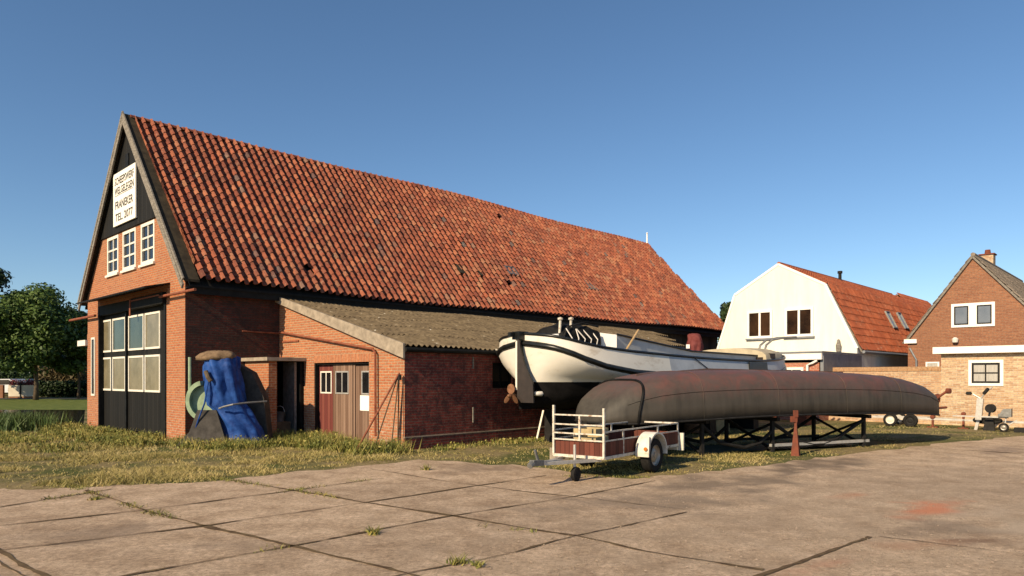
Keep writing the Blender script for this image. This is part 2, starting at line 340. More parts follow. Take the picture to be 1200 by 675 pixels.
def concretemat():
    m, nt, b = newmat('yard_concrete'); tc = nd(nt, 'ShaderNodeTexCoord'); v = tc.outputs['Object']
    uv = nd(nt, 'ShaderNodeUVMap'); wn_ = nd(nt, 'ShaderNodeTexWhiteNoise', noise_dimensions='2D'); L(nt, uv.outputs[0], wn_.inputs['Vector'])
    big = noisen(nt, v, .35, 6, .65, .4); mid = noisen(nt, v, 2.2, 7, .7); fine = noisen(nt, v, 16, 9, .95)
    out = ramp(nt, mid, [(.3, (.31,.222,.148)), (.5, (.47,.355,.25)), (.7, (.60,.465,.34))])
    out = mixc(nt, .6, out, ramp(nt, big, [(.3, (.78,.76,.74)), (.7, (1.18,1.17,1.15))]), 'MULTIPLY')
    out = mixc(nt, .98, out, ramp(nt, wn_.outputs['Value'], [(0, (.86,.85,.84)), (1, (1.1,1.1,1.09))]), 'MULTIPLY')
    out = mixc(nt, .85, out, ramp(nt, fine, [(.38, (.35,.33,.31)), (.5, (.95,.95,.95)), (.62, (1.5,1.48,1.45))]), 'MULTIPLY')
    # scattered pebbles: pale and dark
    vo = nd(nt, 'ShaderNodeTexVoronoi'); vo.inputs['Scale'].default_value = 40; L(nt, v, vo.inputs['Vector'])
    sv = nd(nt, 'ShaderNodeSeparateColor'); L(nt, vo.outputs['Color'], sv.inputs[0])
    sel = math_(nt, 'MULTIPLY', math_(nt, 'LESS_THAN', vo.outputs['Distance'], .25), math_(nt, 'GREATER_THAN', sv.outputs[0], .82))
    out = mixc(nt, math_(nt, 'MULTIPLY', sel, .8), out, ramp(nt, sv.outputs[1], [(0, (.08,.06,.045)), (.5, (.2,.15,.11)), (1, (.42,.35,.27))]))
    at_ = nd(nt, 'ShaderNodeAttribute', attribute_name='stain'); out = mixc(nt, at_.outputs['Alpha'], out, at_.outputs['Color'])
    L(nt, out, b.inputs['Base Color']); b.inputs['Roughness'].default_value = .93; b.inputs['Specular IOR Level'].default_value = .15
    bump(nt, b, fine, .8, .02); return m
M['concrete'] = concretemat()
M['joint'] = basic('joint_dirt', (.075,.048,.03), .95, col2=(.15,.11,.06), vs=6)
def leafmat(name, stops, vs=.6, translucent=.0):
    m, nt, b = newmat(name); uv = nd(nt, 'ShaderNodeUVMap'); wn_ = nd(nt, 'ShaderNodeTexWhiteNoise', noise_dimensions='2D'); L(nt, uv.outputs[0], wn_.inputs['Vector'])
    tc = nd(nt, 'ShaderNodeTexCoord'); n = noisen(nt, tc.outputs['Object'], vs, 4, .6)
    f = math_(nt, 'MULTIPLY_ADD', wn_.outputs['Value'], .55, math_(nt, 'MULTIPLY', math_(nt, 'SUBTRACT', n, .28), 1.1))
    L(nt, ramp(nt, f, stops), b.inputs['Base Color']); b.inputs['Roughness'].default_value = .6; b.inputs['Specular IOR Level'].default_value = .25
    return m
M['grassblade'] = leafmat('grass_blades', [(.08,(.07,.085,.02)),(.3,(.19,.175,.045)),(.48,(.36,.29,.095)),(.75,(.50,.39,.17)),(1,(.58,.47,.25))], .55)
M['weedblade'] = leafmat('weed_leaves', [(.1,(.05,.065,.016)),(.4,(.13,.15,.03)),(.65,(.27,.24,.06)),(.85,(.42,.32,.11)),(1,(.5,.40,.10))], 1.2)
M['leaf'] = leafmat('tree_leaves', [(.1,(.022,.045,.010)),(.5,(.05,.09,.018)),(.9,(.11,.16,.03))], .5)
M['leaf2'] = leafmat('dark_leaves', [(.1,(.012,.024,.009)),(.5,(.022,.042,.013)),(.9,(.04,.065,.018))], .5)
M['flower'] = leafmat('pink_flowers', [(.1,(.08,.03,.03)),(.6,(.25,.06,.07)),(1,(.05,.08,.02))], 2)
M['shrub'] = leafmat('brown_green_shrub', [(.1,(.04,.045,.015)),(.6,(.11,.08,.035)),(1,(.16,.12,.05))], 2)
M['reed'] = leafmat('reed_leaves', [(.1,(.03,.055,.015)),(.5,(.06,.10,.025)),(1,(.13,.17,.05))], 1)
m_, nt_, b_ = newmat('ditch_water'); b_.inputs['Base Color'].default_value = (.008,.009,.007,1); b_.inputs['Roughness'].default_value = .12
tc_ = nd(nt_, 'ShaderNodeTexCoord'); bump(nt_, b_, noisen(nt_, tc_.outputs['Object'], 3, 3), .12, .02); M['water'] = m_
M['asphalt'] = basic('asphalt', (.10,.095,.09), .9, var=.15, vs=2)

# ------------------------------------------------------------------ tiles
def tiles(mb, O, U, V, N, u0, u1, nrow, dv, du, amp=.028, lift=.03, m=0, seed=0, jit=.006, gaps=(), base=0., swap=False):
    """one small curved clay tile after another; u0/u1 may be functions of the row"""
    rg = random.Random(seed); O = Vector(O)
    K = 7; prof = []
    for k in range(K):
        p = k/(K-1); prof.append((p, amp*(math.cos(2*math.pi*(p-.28))+.35*math.cos(4*math.pi*(p-.28)))))
    for j in range(nrow):
        a = u0(j) if callable(u0) else u0; b = u1(j) if callable(u1) else u1
        i = int(math.floor(a/du))
        while i*du < b:
            x0 = max(i*du, a); x1 = min((i+1)*du*1.0, b)
            if x1-x0 < .03 or (i, j) in gaps: i += 1; continue
            jz = rg.gauss(0, jit); jr = rg.gauss(0, jit); jv = rg.gauss(0, jit*1.4)
            lo = []; hi = []; lip = []
            for p, z in prof:
                u = i*du+p*du*1.04
                u = min(max(u, x0), x1+du*.04)
                zl = z+lift+jz+jr*(p-.5)+base; zh = z+jz*.3+base
                lo.append(O+U*u+V*(j*dv+jv)+N*zl); hi.append(O+U*u+V*((j+1)*dv+.03)+N*zh); lip.append(O+U*u+V*(j*dv+jv+.006)+N*(zl-.022))
            vs = lo+hi+lip; fs = [(k, k+1, K+k+1, K+k) for k in range(K-1)]+[(2*K+k, 2*K+k+1, k+1, k) for k in range(K-1)]
            mb.raw(vs, fs, m, (i*.37+j*.011+seed, j*.61+i*.017+seed)); i += 1
def window(parent, fr, plane, pts, frame_m, pane_m, nx=2, ny=1, fw=.06, dep=.05, mun=.03, name='window', out=-1, sill=None):
    """pts = (a0, z0, a1, z1) on plane 't' (a = s) or 's' (a = t); out: side the frame stands proud on"""
    pl, q = plane; a0, z0, a1, z1 = pts; a0, a1 = min(a0, a1), max(a0, a1)
    P = (lambda a, z, d: (q+out*d, a, z)) if pl == 't' else (lambda a, z, d: (a, q+out*d, z))
    g = MB()
    def bx(A0, Z0, A1, Z1, d0, d1): g.box(P(A0, Z0, d0), P(A1, Z1, d1))
    bx(a0, z0, a0+fw, z1, -.02, dep); bx(a1-fw, z0, a1, z1, -.02, dep); bx(a0+fw, z0, a1-fw, z0+fw, -.02, dep-.002); bx(a0+fw, z1-fw, a1-fw, z1, -.02, dep-.002)
    for i in range(1, nx): c = a0+fw+(a1-a0-2*fw)*i/nx; bx(c-mun/2, z0+fw, c+mun/2, z1-fw, -.01, dep*.75)
    for i in range(1, ny): c = z0+fw+(z1-z0-2*fw)*i/ny; bx(a0+fw, c-mun/2, a1-fw, c+mun/2, -.012, dep*.70)
    o = g.build(name, frame_m, parent)
    p = MB(); p.box(P(a0+fw*.9, z0+fw*.9, -.015), P(a1-fw*.9, z1-fw*.9, dep*.3)); p.build('pane', pane_m, o)
    if sill: s_ = MB(); s_.box(P(a0-.05, z0-.07, -.02), P(a1+.05, z0-.003, dep+.05)); s_.build('sill', sill, o)
    return o

# ================================================================== GROUND
g = MB(); g.box((-900, -60, -.3), (900, 1500, 0)); gr = g.build('ground', M['ground']); gr['kind'] = 'structure'
# concrete yard with an uneven edge
edge = [(-900,577),(-300,577),(0,574),(60,573),(120,571),(180,567),(250,565),(340,553),(400,549),(440,545),(490,539),(530,541),(560,544),(600,545),(640,550),(690,558),(740,561),(800,556),(860,549),(920,543),(1000,532),(1060,525),(1120,518),(1200,511),(1400,501),(1700,492)]
pts = []
for (a, b) in zip(edge[:-1], edge[1:]):
    n = max(2, int(abs(b[0]-a[0])/8)) if abs(b[0]-a[0]) < 250 else 10
    for i in range(n):
        t = i/n; p = G(a[0]+(b[0]-a[0])*t, a[1]+(b[1]-a[1])*t); j = noise.noise(p*1.7)*.28+noise.noise(p*6)*.12
        pts.append(Vector((p.x, p.y+j, .004)))
e = G(*edge[-1]); pts.append(Vector((e.x, e.y, .004)))
YARD = [(p.x, p.y) for p in pts]
yd = MB()
nodes = [[(-60,600),(105,576),(280,565),(435,551),(560,546)], [(0,618),(170,599),(345,575),(505,562),(640,552)], [(0,646),(240,617),(425,590),(600,575),(740,561)],
         [(165,673),(345,640),(530,605),(670,583),(790,569)], [(300,820),(475,673),(675,629),(803,600),(900,575)]]
SL = []
for i in range(4):
    for j in range(4):
        SL.append([tuple(G(*c).xy) for c in (nodes[i][j], nodes[i][j+1], nodes[i+1][j+1], nodes[i+1][j])])
def slab_id(x, y):
    for k_, q in enumerate(SL):
        sg = [(q[(i+1) % 4][0]-q[i][0])*(y-q[i][1])-(q[(i+1) % 4][1]-q[i][1])*(x-q[i][0]) > 0 for i in range(4)]
        if all(sg) or not any(sg): return (k_*.37+.2, k_*.73+.1)
    return (.5, .5)
# spilt and worn patches: place, radius, turn, squeeze, colour, amount
STN = [(G(px, py), r, a, sq, c, am) for (px, py, r, a, sq, c, am) in ((1050,585,7.0,.6,.55,(.30,.235,.17),.35),
        (960,545,1.8,.7,.35,(.15,.115,.085),.85),(860,566,1.6,.5,.5,(.17,.13,.095),.7),(760,590,1.5,.3,.5,(.20,.155,.115),.6),
        (1090,597,.75,.6,.45,(.52,.19,.10),.8),(1000,580,.5,.6,.4,(.42,.15,.07),.45),(1150,632,.5,.4,.5,(.14,.075,.045),.8),(1110,620,.9,.5,.5,(.15,.11,.08),.5),
        (960,665,.45,.6,.3,(.45,.2,.12),.45),(1190,618,.7,.5,.4,(.45,.37,.28),.5),(1180,527,1.5,.8,.4,(.16,.12,.1),.5),(560,548,1.2,.5,.6,(.17,.12,.085),.6),
        (1160,600,1.0,.5,.25,(.46,.37,.28),.5),(260,640,.8,.2,.4,(.19,.14,.10),.5),(100,625,.9,.2,.5,(.18,.135,.10),.5),(1060,640,.8,.4,.3,(.42,.2,.11),.3))]
def stain_at(x, y):
    C = [0, 0, 0]; A = 0.
    nz_ = noise.fractal(Vector((x*1.6, y*1.6, 3)), .6, 2, 5)
    for p, r, a, sq, c, am in STN:
        dx, dy = x-p.x, y-p.y; u = (dx*math.cos(a)+dy*math.sin(a))/r; v = (-dx*math.sin(a)+dy*math.cos(a))/(r*sq); d = math.hypot(u, v)
        if d > 2.2: continue
        w = am*max(0, min(1, (1.0-d-nz_*.8)/.65))
        if w <= 0: continue
        A2 = A*(1-w)+w; C = [(C[i]*A*(1-w)+c[i]*w)/A2 for i in range(3)]; A = A2
    return (*C, A)
ROWS = [0, .02, .04, .065, .09]+[.09+.91*(i/90)**1.0 for i in range(1, 91)]; stc = []
fine_pts = [pts[0]]
for p in pts[1:]:
    q = fine_pts[-1]; n_ = max(1, int((p-q).length/.16)) if -14 < p.x < 22 else 1
    fine_pts += [q+(p-q)*(i/n_) for i in range(1, n_+1)]
for p in fine_pts:
    for r_ in ROWS: y = p.y+(2.5-p.y)*r_; yd.v.append((p.x, y, .004)); stc.append(stain_at(p.x, y) if -14 < p.x < 22 else (0, 0, 0, 0))
for p in (fine_pts[0], fine_pts[-1]): pass
nR = len(ROWS)
for i in range(len(fine_pts)-1):
    for j in range(nR-1):
        a = i*nR+j; yd.f.append((a, a+1, a+nR+1, a+nR)); yd.m.append(0); c_ = yd.v[a]; yd.uv.append(slab_id(c_[0], c_[1]))
nb = len(yd.v); yd.face([(-900, 2.5, .004), (900, 2.5, .004), (900, -30, .004), (-900, -30, .004)], 0, (.5, .5)); stc += [(0, 0, 0, 0)]*4
def joint(pl, w=.05):
    for (a, b) in zip(pl[:-1], pl[1:]):
        A = G(*a); B = G(*b); n = max(2, int((B-A).length/.10)); d = (B-A).normalized(); s = Vector((-d.y, d.x, 0)); prev = None
        for i in range(n+1):
            p = A+(B-A)*(i/n); ww = .62*w*max(.35, .75+1.2*noise.noise(p*1.7+Vector((3,0,0)))+.7*noise.noise(p*8)); off = noise.noise(p*1.1)*.03+noise.noise(p*6)*.015
            c = (p+s*(off-ww/2)+Vector((0,0,.012)), p+s*(off+ww/2)+Vector((0,0,.012)))
            if prev: yd.face([prev[0], c[0], c[1], prev[1]], 1, (.2, .2))
            prev = c
for pl, w in (([(-40,601),(0,595),(60,585),(130,574)],.05),([(-60,628),(0,617),(165,599),(345,575),(450,561)],.06),([(-60,657),(0,646),(240,617),(425,590),(530,574),(640,558)],.06),
    ([(60,695),(165,673),(345,640),(530,605),(670,583),(768,564)],.06),([(400,692),(475,674),(600,649),(675,629),(805,601)],.05),([(870,684),(890,676),(1020,630)],.09),
    ([(-30,632),(0,646),(50,674),(80,695)],.10),([(-30,645),(0,658),(30,676)],.05),([(100,575),(170,599),(240,617),(345,641),(475,673),(540,690)],.08),
    ([(280,565),(345,575),(430,590),(530,605),(600,617),(675,629),(755,647),(895,669)],.08),([(435,550),(505,562),(600,575),(675,583),(803,598)],.05),
    ([(1080,525),(1200,532)],.08),([(1030,630),(1120,641),(1210,652)],.025)): joint(pl, w)
o = yd.build('concrete_yard', [M['concrete'], M['joint']], recalc=False); o['kind'] = 'structure'
ca = o.data.color_attributes.new('stain', 'FLOAT_COLOR', 'POINT'); arr = np.zeros((len(o.data.vertices), 4), 'f'); arr[:len(stc)] = stc; ca.data.foreach_set('color', arr.ravel())

# ================================================================== BARN
FB = Frame(-8.06, 17.4); W = 7.9; RS = 3.95; LEN = 26.6
barn = thing('brick_barn', 'long red brick boat barn with steep clay tile roof and tall black doors', 'barn', FB.o, ANG)
slope = 1.19; ez = 3.94
zr = lambda s: ez+slope*(s+.3) if s <= RS else ez+slope*(2*RS-s+.3)
ZR = zr(RS)
# front gable wall of bricks with its openings left open (strips between), t 0 .. .3
ds0, ds1, dtop = 1.22, 6.7, 3.80
gw = MB(); T = .3
gw.box((0, 0, 0), (T, ds0, dtop)); gw.box((0, ds1, 0), (T, W, dtop))
wz0, wz1 = 4.68, 5.80
wins = [(165.3, 181.3), (144, 159.3), (126, 139)]
wr = [(FB.on_t(b, 290, 0).y, FB.on_t(a, 290, 0).y) for a, b in wins]
gw.prism([(0, -.0, dtop+.002), (0, W, dtop+.002), (0, W, zr(W)-.12), (0, W-.55, wz0), (0, .55, wz0), (0, 0, zr(0)-.12)], (T, 0, 0))
cur = .55
lim = lambda z: (z-ez)/slope-.3+.12   # s of roof line at height z
gw.prism([(0, lim(wz0), wz0+.001), (0, wr[0][0], wz0+.001), (0, wr[0][0], 5.85), (0, lim(5.85), 5.85)], (T, 0, 0))
gw.box((0, wr[0][1], wz0+.001), (T, wr[1][0], 5.85)); gw.box((0, wr[1][1], wz0+.001), (T, wr[2][0], 5.85))
gw.prism([(0, wr[2][1], wz0+.001), (0, W-lim(wz0), wz0+.001), (0, W-lim(5.85), 5.85), (0, wr[2][1], 5.85)], (T, 0, 0))
for a, b in wr: gw.box((0, a, wz1), (T, b, 5.85))
gw.build('gable_wall', M['brick_front'], barn)
sd = MB(); so_ = MB(); so_.box((-.012, ds0-.1, dtop+.003), (.0-.0005, ds1+.1, dtop+.24)); 
# gable boards above
gb = MB(); gb.prism([(-.05, lim(5.8), 5.83), (-.05, W-lim(5.8), 5.83), (-.05, RS, ZR-.1)], (.12, 0, 0)); gb.build('gable_boards', M['blackboard'], barn)
vt = MB(); vt.box((-.08, RS-.12, 7.55), (-.052, RS+.12, 7.95)); vt.build('vent', M['blackpaint'], barn)
for a, b in wr: window(barn, FB, ('t', .05), (a, wz0, b, wz1), M['white'], M['darkglass'], 2, 3, .085, .06, .05, sill=M['white'])
# narrow window in the far pier
window(barn, FB, ('t', 0), (7.08, 1.0, 7.46, 2.85), M['white'], M['darkglass'], 1, 1, .06, .03)
# side, far and back walls
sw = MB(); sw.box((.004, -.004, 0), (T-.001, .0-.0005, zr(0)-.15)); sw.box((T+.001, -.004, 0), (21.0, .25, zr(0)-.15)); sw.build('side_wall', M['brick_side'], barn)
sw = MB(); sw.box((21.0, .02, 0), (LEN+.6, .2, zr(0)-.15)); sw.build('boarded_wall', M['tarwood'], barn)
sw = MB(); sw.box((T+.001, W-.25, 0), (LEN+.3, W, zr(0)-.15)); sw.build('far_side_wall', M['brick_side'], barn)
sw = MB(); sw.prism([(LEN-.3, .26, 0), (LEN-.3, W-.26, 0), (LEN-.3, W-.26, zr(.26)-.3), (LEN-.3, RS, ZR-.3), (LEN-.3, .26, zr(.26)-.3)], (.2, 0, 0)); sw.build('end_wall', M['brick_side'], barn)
# low annex strip at the left of the gable
an = MB(); an.box((.1, W+.001, 0), (6, W+.42, 3.0)); an.build('side_annex', M['brick_front'], barn)
an = MB(); an.box((-.05, W+.10, 2.62), (6.1, W+.95, 2.80)); an.build('annex_gutter', M['white'], barn)
# big doors
dr = MB(); dt = .12
dr.box((dt, ds0+.002, .05), (dt+.08, ds1-.002, dtop-.002)); door = dr.build('barn_door', M['blackboard'], barn)
cols = [(117.8,131.1),(132.9,147.8),(151.5,169.3),(170.8,188.5)]
rows = [(2.36, 3.36), (1.18, 2.20)]
for ci, (a, b) in enumerate(cols):
    s1 = FB.on_t(a, 400, dt).y; s0 = FB.on_t(b, 400, dt).y
    for ri, (z0, z1) in enumerate(rows):
        pm = M['tealglass'] if (ri == 0 and ci in (1, 2)) else M['dirtyglass']
        window(door, FB, ('t', dt), (s0, z0, s1, z1), M['white'], pm, 1, 1, .055, .03)
sm = FB.on_t(149.6, 400, dt).y
for A_, B_ in (((-.03, ds0-.02, 0), (.11, ds0+.09, dtop)), ((.06, sm-.05, .05), (.115, sm+.05, 3.5)), ((-.03, ds1-.06, 0), (.11, ds1+.02, dtop))):
    ff = MB(); ff.box(A_, B_); ff.build('door_post', M['blackpaint'], barn)
hd = MB(); hd.box((-.10, ds0, 3.50), (.10, 3.62, 3.79)); hd.box((-.02, 3.62, 3.5), (.10, ds1, 3.79)); hd.build('door_header', M['blackboard'], barn)
hd = MB(); hd.prism([(-.62, .95, 3.83), (-.62, ds1+.15, 3.83), (-.003, ds1+.15, 3.98), (-.003, .95, 3.98)], (0, 0, .035)); hd.build('door_canopy', M['blackpaint'], barn)
rl = MB(); rl.tube([(-.14, -.95, 3.66), (-.14, 1.28, 3.66)], .035, 8); rl.build('door_rail', M['rustpipe'], barn)
rl = MB(); rl.tube([(-.14, 6.62, 3.5), (-.14, 9.35, 3.5)], .04, 8); rl.build('door_rail', M['rustpipe'], barn)
rl = MB(); rl.box((-.12, 3.55, 3.3), (-.101, 3.64, 3.78)); rl.box((-.125, 1.4, 3.70), (-.102, 3.5, 3.735)); rl.build('rail_bracket', M['rustpipe'], barn)
# roof
cs = math.sqrt(1+slope*slope); Vr = Vector((0, 1, slope))/cs; Nr = Vector((0, -slope, 1))/cs
Vl = Vector((0, -1, slope))/cs; Nl = Vector((0, slope, 1))/cs
rlen = (RS+.3)*cs; nrow = 25; dv = rlen/nrow
def tend(j): x = j/nrow; return LEN+1.45*(1-x)**1.35
def tsta(j): return .22-.12*(j/nrow)
rf = MB()
gaps = set()
for _ in range(3): gaps.add((random.randint(8, 100), random.randint(1, 22)))
# small slumps in the old roof plane
tiles(rf, (0, -.3, ez), Vector((1,0,0)), Vr, Nr, tsta, tend, nrow, dv, .245, amp=.07, lift=.035, seed=1, jit=.006, gaps=gaps, base=.04)
tiles(rf, (0, W+.3, ez), Vector((1,0,0)), Vl, Nl, tsta, tend, nrow, dv, .245, amp=.03, lift=.03, seed=2, gaps=(), base=.04)
for i, p in enumerate(list(rf.v)):
    w_ = math.sin(p[0]*.55+1)*.035+math.sin(p[0]*.23+p[2]*.6)*.05*(1 if 0 < p[1] < W else .5)
    rf.v[i] = (p[0], p[1], p[2]+w_)
roof = rf.build('roof', M['tile'], barn, recalc=False)
ub = MB()
for sgn in (0, 1):
    A = [(.0, -.3, ez-.09), (tend(0)-.06, -.3, ez-.09), (LEN-.06, RS, ZR-.12), (.0, RS, ZR-.12)]
    if sgn: A = [(x, 2*RS-y, z) for x, y, z in A]
    ub.prism(A, (0, 0, -.05))
ub.build('under_boards', M['blackpaint'], roof)
rd = MB()
for i in range(int(LEN/.36)+1):
    x = i*.36+.0; z = ZR+.01+math.sin(x*.55+1)*.035+math.sin(x*.23+5.4)*.05+random.gauss(0, .006)
    vs = []; 
    for xx, rr in ((x, .125), (x+.39, .108)):
        for a in range(7): t_ = math.pi*a/6; vs.append((min(xx, LEN+.1), RS+math.cos(t_)*rr, z-.02+math.sin(t_)*rr*.85))
    rd.raw(vs, [(a, a+1, 8+a, 7+a) for a in range(6)]+[tuple(range(7))], 0, (i*.31, .5))
rd.build('ridge_tiles', M['tile'], roof)
fi = MB(); fi.tube([(LEN-.02, RS, ZR+.05), (LEN-.02, RS, ZR+.55)], [.05, .035], 8); fi.lathe((LEN-.02, RS, ZR+.55), (0,0,1), [(.035,0),(.06,.05),(.0,.12)], 8); fi.build('finial', M['whiteclean'], barn)
bb = MB()   # barge boards, grey weathered, and the dark mossy strip behind them
for sgn in (0, 1):
    f_ = (lambda y: y) if not sgn else (lambda y: 2*RS-y)
    lo = Vector((0, -.34, ez-.10)); hi = Vector((0, RS, ZR+.04))
    poly = [(-.20, f_(lo.y), lo.z), (-.20, f_(hi.y), hi.z), (-.20, f_(RS), hi.z-.26), (-.20, f_(-.27), lo.z-.10)]
    b_ = MB(); b_.prism(poly, (.045, 0, 0)); b_.build('barge_board', M['oldwood'], barn)
    st = MB(); st.prism([(-.154, f_(-.33), ez-.02), (.22, f_(-.33), ez-.02), (.12, f_(RS), ZR+.02), (-.154, f_(RS), ZR+.02)], (0, 0, .06)); st.build('verge_strip', M['mosswood'], roof)
    cap = MB(); cap.beam((-.19, f_(-.36), ez+.02), (-.19, f_(RS+.02), ZR+.11), .09, .035, up=(1,0,0)); cap.build('verge_cap', M['oldwood'], barn)
ev = MB(); ev.box((.0, -.25, ez-.30), (tend(0)-.2, -.22, ez-.13)); ev.box((.0, -.22, ez-.16), (tend(0)-.2, -.001, ez-.13)); ev.build('eave_board', M['blackpaint'], barn)
# roof lights and patches lying on the tiles
def on_roof(px, py):
    r = Vector(((px-600)/F, 1, -(py-HZ)/F)); c = Vector((0, 0, H)); n = FB.d1*Nr.x+FB.d2*Nr.y+Vector((0,0,Nr.z))
    p0 = FB.o+FB.d2*(-.3)+Vector((0,0,ez)); k_ = (p0-c).dot(n)/r.dot(n); return FB.loc(c+r*k_)
for px, py, w_, h_, mt in ((597,320,.55,.45,'blueglass'),(690,336,.7,.55,'oldwood'),(537,317,.26,.5,'mosswood'),(560,322,.3,.3,'mosswood')):
    c = on_roof(px, py); b_ = MB(); q = lambda u, v, n: c+Vector((1,0,0))*u+Vr*v+Nr*n
    if mt == 'blueglass':
        f_ = MB()
        for (u0, v0, u1, v1) in ((-w_/2,-h_/2,-w_/2+.06,h_/2),(w_/2-.06,-h_/2,w_/2,h_/2),(-.03,-h_/2,.03,h_/2),(-w_/2+.06,-h_/2,w_/2-.06,-h_/2+.05),(-w_/2+.06,h_/2-.05,w_/2-.06,h_/2)):
            f_.prism([q(u0,v0,.08), q(u1,v0,.08), q(u1,v1,.08), q(u0,v1,.08)], Nr*.08)
        fo = f_.build('roof_light', M['steel'], roof)
        b_.prism([q(-w_/2,-h_/2,.06), q(w_/2,-h_/2,.06), q(w_/2,h_/2,.06), q(-w_/2,h_/2,.06)], Nr*.06); b_.build('pane', M['blueglass'], fo)
    else:
        b_.prism([q(-w_/2,-h_/2,.09), q(w_/2,-h_/2,.09), q(w_/2*.8,h_/2,.05), q(-w_/2*.8,h_/2,.05)], Nr*.04); b_.build('roof_patch', M[mt], roof)
# rod on the side wall, small grille
rl = MB(); a = FB.on_s(283, 388, 0); b = FB.on_s(332, 391, 0); rl.tube([(a.x, -.05, a.z), (b.x, -.05, b.z)], .02, 6); rl.build('wall_rod', M['rustpipe'], barn)

# sign on the gable
sg0 = FB.on_t(133.6, 206, -.09); sg1 = FB.on_t(159.6, 190, -.09); sgb = FB.on_t(134, 266.5, -.09); sgc = FB.on_t(160, 254.5, -.09)
sw_ = sg0.y-sg1.y; z1 = (sg0.z+sg1.z)/2; z0 = (sgb.z+sgc.z)/2
p = FB.o+FB.d1*(-.09)+FB.d2*((sg0.y+sg1.y)/2); sign = thing('sign_board', 'tall white painted shipyard sign high on the black boarded gable', 'sign', (p.x, p.y, z0), ANG)
b_ = MB(); b_.box((-.02, -sw_/2, 0), (.02, sw_/2, z1-z0)); b_.build('board', M['signwhite'], sign)
lt = MB(); hh = z1-z0
for txt, zc, wd, hg in (('SCHEEPSWERF', .84, .86, .145), ('WELGELEGEN', .655, .86, .14), ('FRANEKER', .385, .80, .15), ('TEL. 2077', .15, .78, .15)):
    cu = bpy.data.curves.new('t', 'FONT'); cu.body = txt; cu.size = 1; cu.offset = .018; cu.resolution_u = 2; to = bpy.data.objects.new('t', cu); sc.collection.objects.link(to)
    bpy.context.view_layer.update(); me = to.evaluated_get(bpy.context.evaluated_depsgraph_get()).to_mesh()
    xs = [v.co.x for v in me.vertices]; ys = [v.co.y for v in me.vertices]; x0, x1, y0, y1 = min(xs), max(xs), min(ys), max(ys)
    vs = [(-.024, -(((v.co.x-x0)/(x1-x0)-.5)*wd*sw_), hh*(zc-hg/2)+(v.co.y-y0)/(y1-y0)*hg*hh) for v in me.vertices]
    lt.raw(vs, [tuple(pl.vertices) for pl in me.polygons]); bpy.data.objects.remove(to); bpy.data.curves.remove(cu)
lt.box((-.0235, -.40*sw_, hh*.562), (-.0225, .42*sw_, hh*.572))
lt.build('lettering', M['ink'], sign, recalc=False)

# ================================================================== LEAN-TO
LT, LW = 2.5, 5.53; lz = lambda w: 3.70-(3.70-2.24)*w/LW
lean = thing('lean_to_shed', 'low brick lean-to with mossy corrugated roof against the barn', 'shed', FB.o, ANG)
dw0, dw1, dzt = 1.80, 4.20, 1.95
fw = MB()
fw.prism([(LT, -.001, 2.06), (LT, -.001, lz(0)-.06), (LT, -LW, lz(LW)-.06), (LT, -LW, dzt+.25), (LT, -1.29, dzt+.25), (LT, -1.29, 2.06)], (.22, 0, 0))
fw.box((LT, -1.291, 0), (LT+.22, -dw0, dzt+.249)); fw.box((LT, -dw1, 0), (LT+.22, -LW, dzt+.249))
fw.build('front_wall', M['brick_leanfront'], lean)
so2 = MB(); so2.box((LT-.008, -dw0+.001, dzt), (LT+.2, -dw1-.12, dzt+.248)); so2.build('lintel_course', M['soldier'], lean)
TE0, TE1 = 21.5, 15.6     # the far end is cut back on the outer side
sdw = MB(); w0, w1 = FB.on_s(577, 440, -LW).x, FB.on_s(601, 440, -LW).x; wz = (1.32, 1.95)
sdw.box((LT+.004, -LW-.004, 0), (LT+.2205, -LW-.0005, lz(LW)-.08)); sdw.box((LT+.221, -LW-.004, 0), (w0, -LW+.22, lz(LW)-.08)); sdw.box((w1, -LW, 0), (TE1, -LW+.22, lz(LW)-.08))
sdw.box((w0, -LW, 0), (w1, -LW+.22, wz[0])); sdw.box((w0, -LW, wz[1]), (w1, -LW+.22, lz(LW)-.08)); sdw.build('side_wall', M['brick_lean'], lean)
window(lean, FB, ('s', -LW+.1), (w0, wz[0], w1, wz[1]), M['blackpaint'], M['darkglass'], 2, 1, .05, .04, sill=M['oldwood'])
en = MB(); en.prism([(TE1, -LW, 0), (TE0, -.01, 0), (TE0, -.01, lz(0)-.08), (TE1, -LW, lz(LW)-.08)], (-.2, 0, 0)); en.build('end_wall', M['tarwood'], lean)
pn = MB(); pn.box((LT-.03, -LW-.04, 0), (TE1, -LW-.002, .26)); pn.build('plinth', M['brick_lean'], lean)
pn = MB(); pn.box((LT-.03, -LW-.045, .262), (TE1, -LW-.002, .285)); pn.build('plinth_cap', M['concrete_old'], lean)
# corrugated roof: rows of overlapping sheets
cr = MB(); nr = 5; per = .155; slopeL = (lz(0)-lz(LW))/LW
for r_ in range(nr):
    wa, wb = LW+.14-(LW+.14)*r_/nr, LW+.14-(LW+.14)*(r_+1)/nr-.02
    for si in range(int(22/1.0)):
        t0 = LT-.12+si*1.0; jz = random.gauss(0, .003)
        tl = TE0-(TE0-TE1)*(wa/LW)+.15; 
        if t0 > tl: continue
        t1 = min(t0+1.02, tl); n_ = max(2, int((t1-t0)/per*8)); vs = []
        for q_ in range(n_+1):
            t_ = t0+(t1-t0)*q_/n_; c = .026*math.cos(t_/per*2*math.pi)
            for (w_, ex) in ((wa, .016), (wb, .003)):
                tt = min(t_, TE0-(TE0-TE1)*(w_/LW)+.15); vs.append((tt, -w_, lz(w_)+.04+c+ex+jz+.03*math.sin(t_*.8+w_)))
        cr.raw(vs, [(2*q_, 2*q_+2, 2*q_+3, 2*q_+1) for q_ in range(n_)])
cr.build('roof', M['asbestos'], lean, recalc=False)
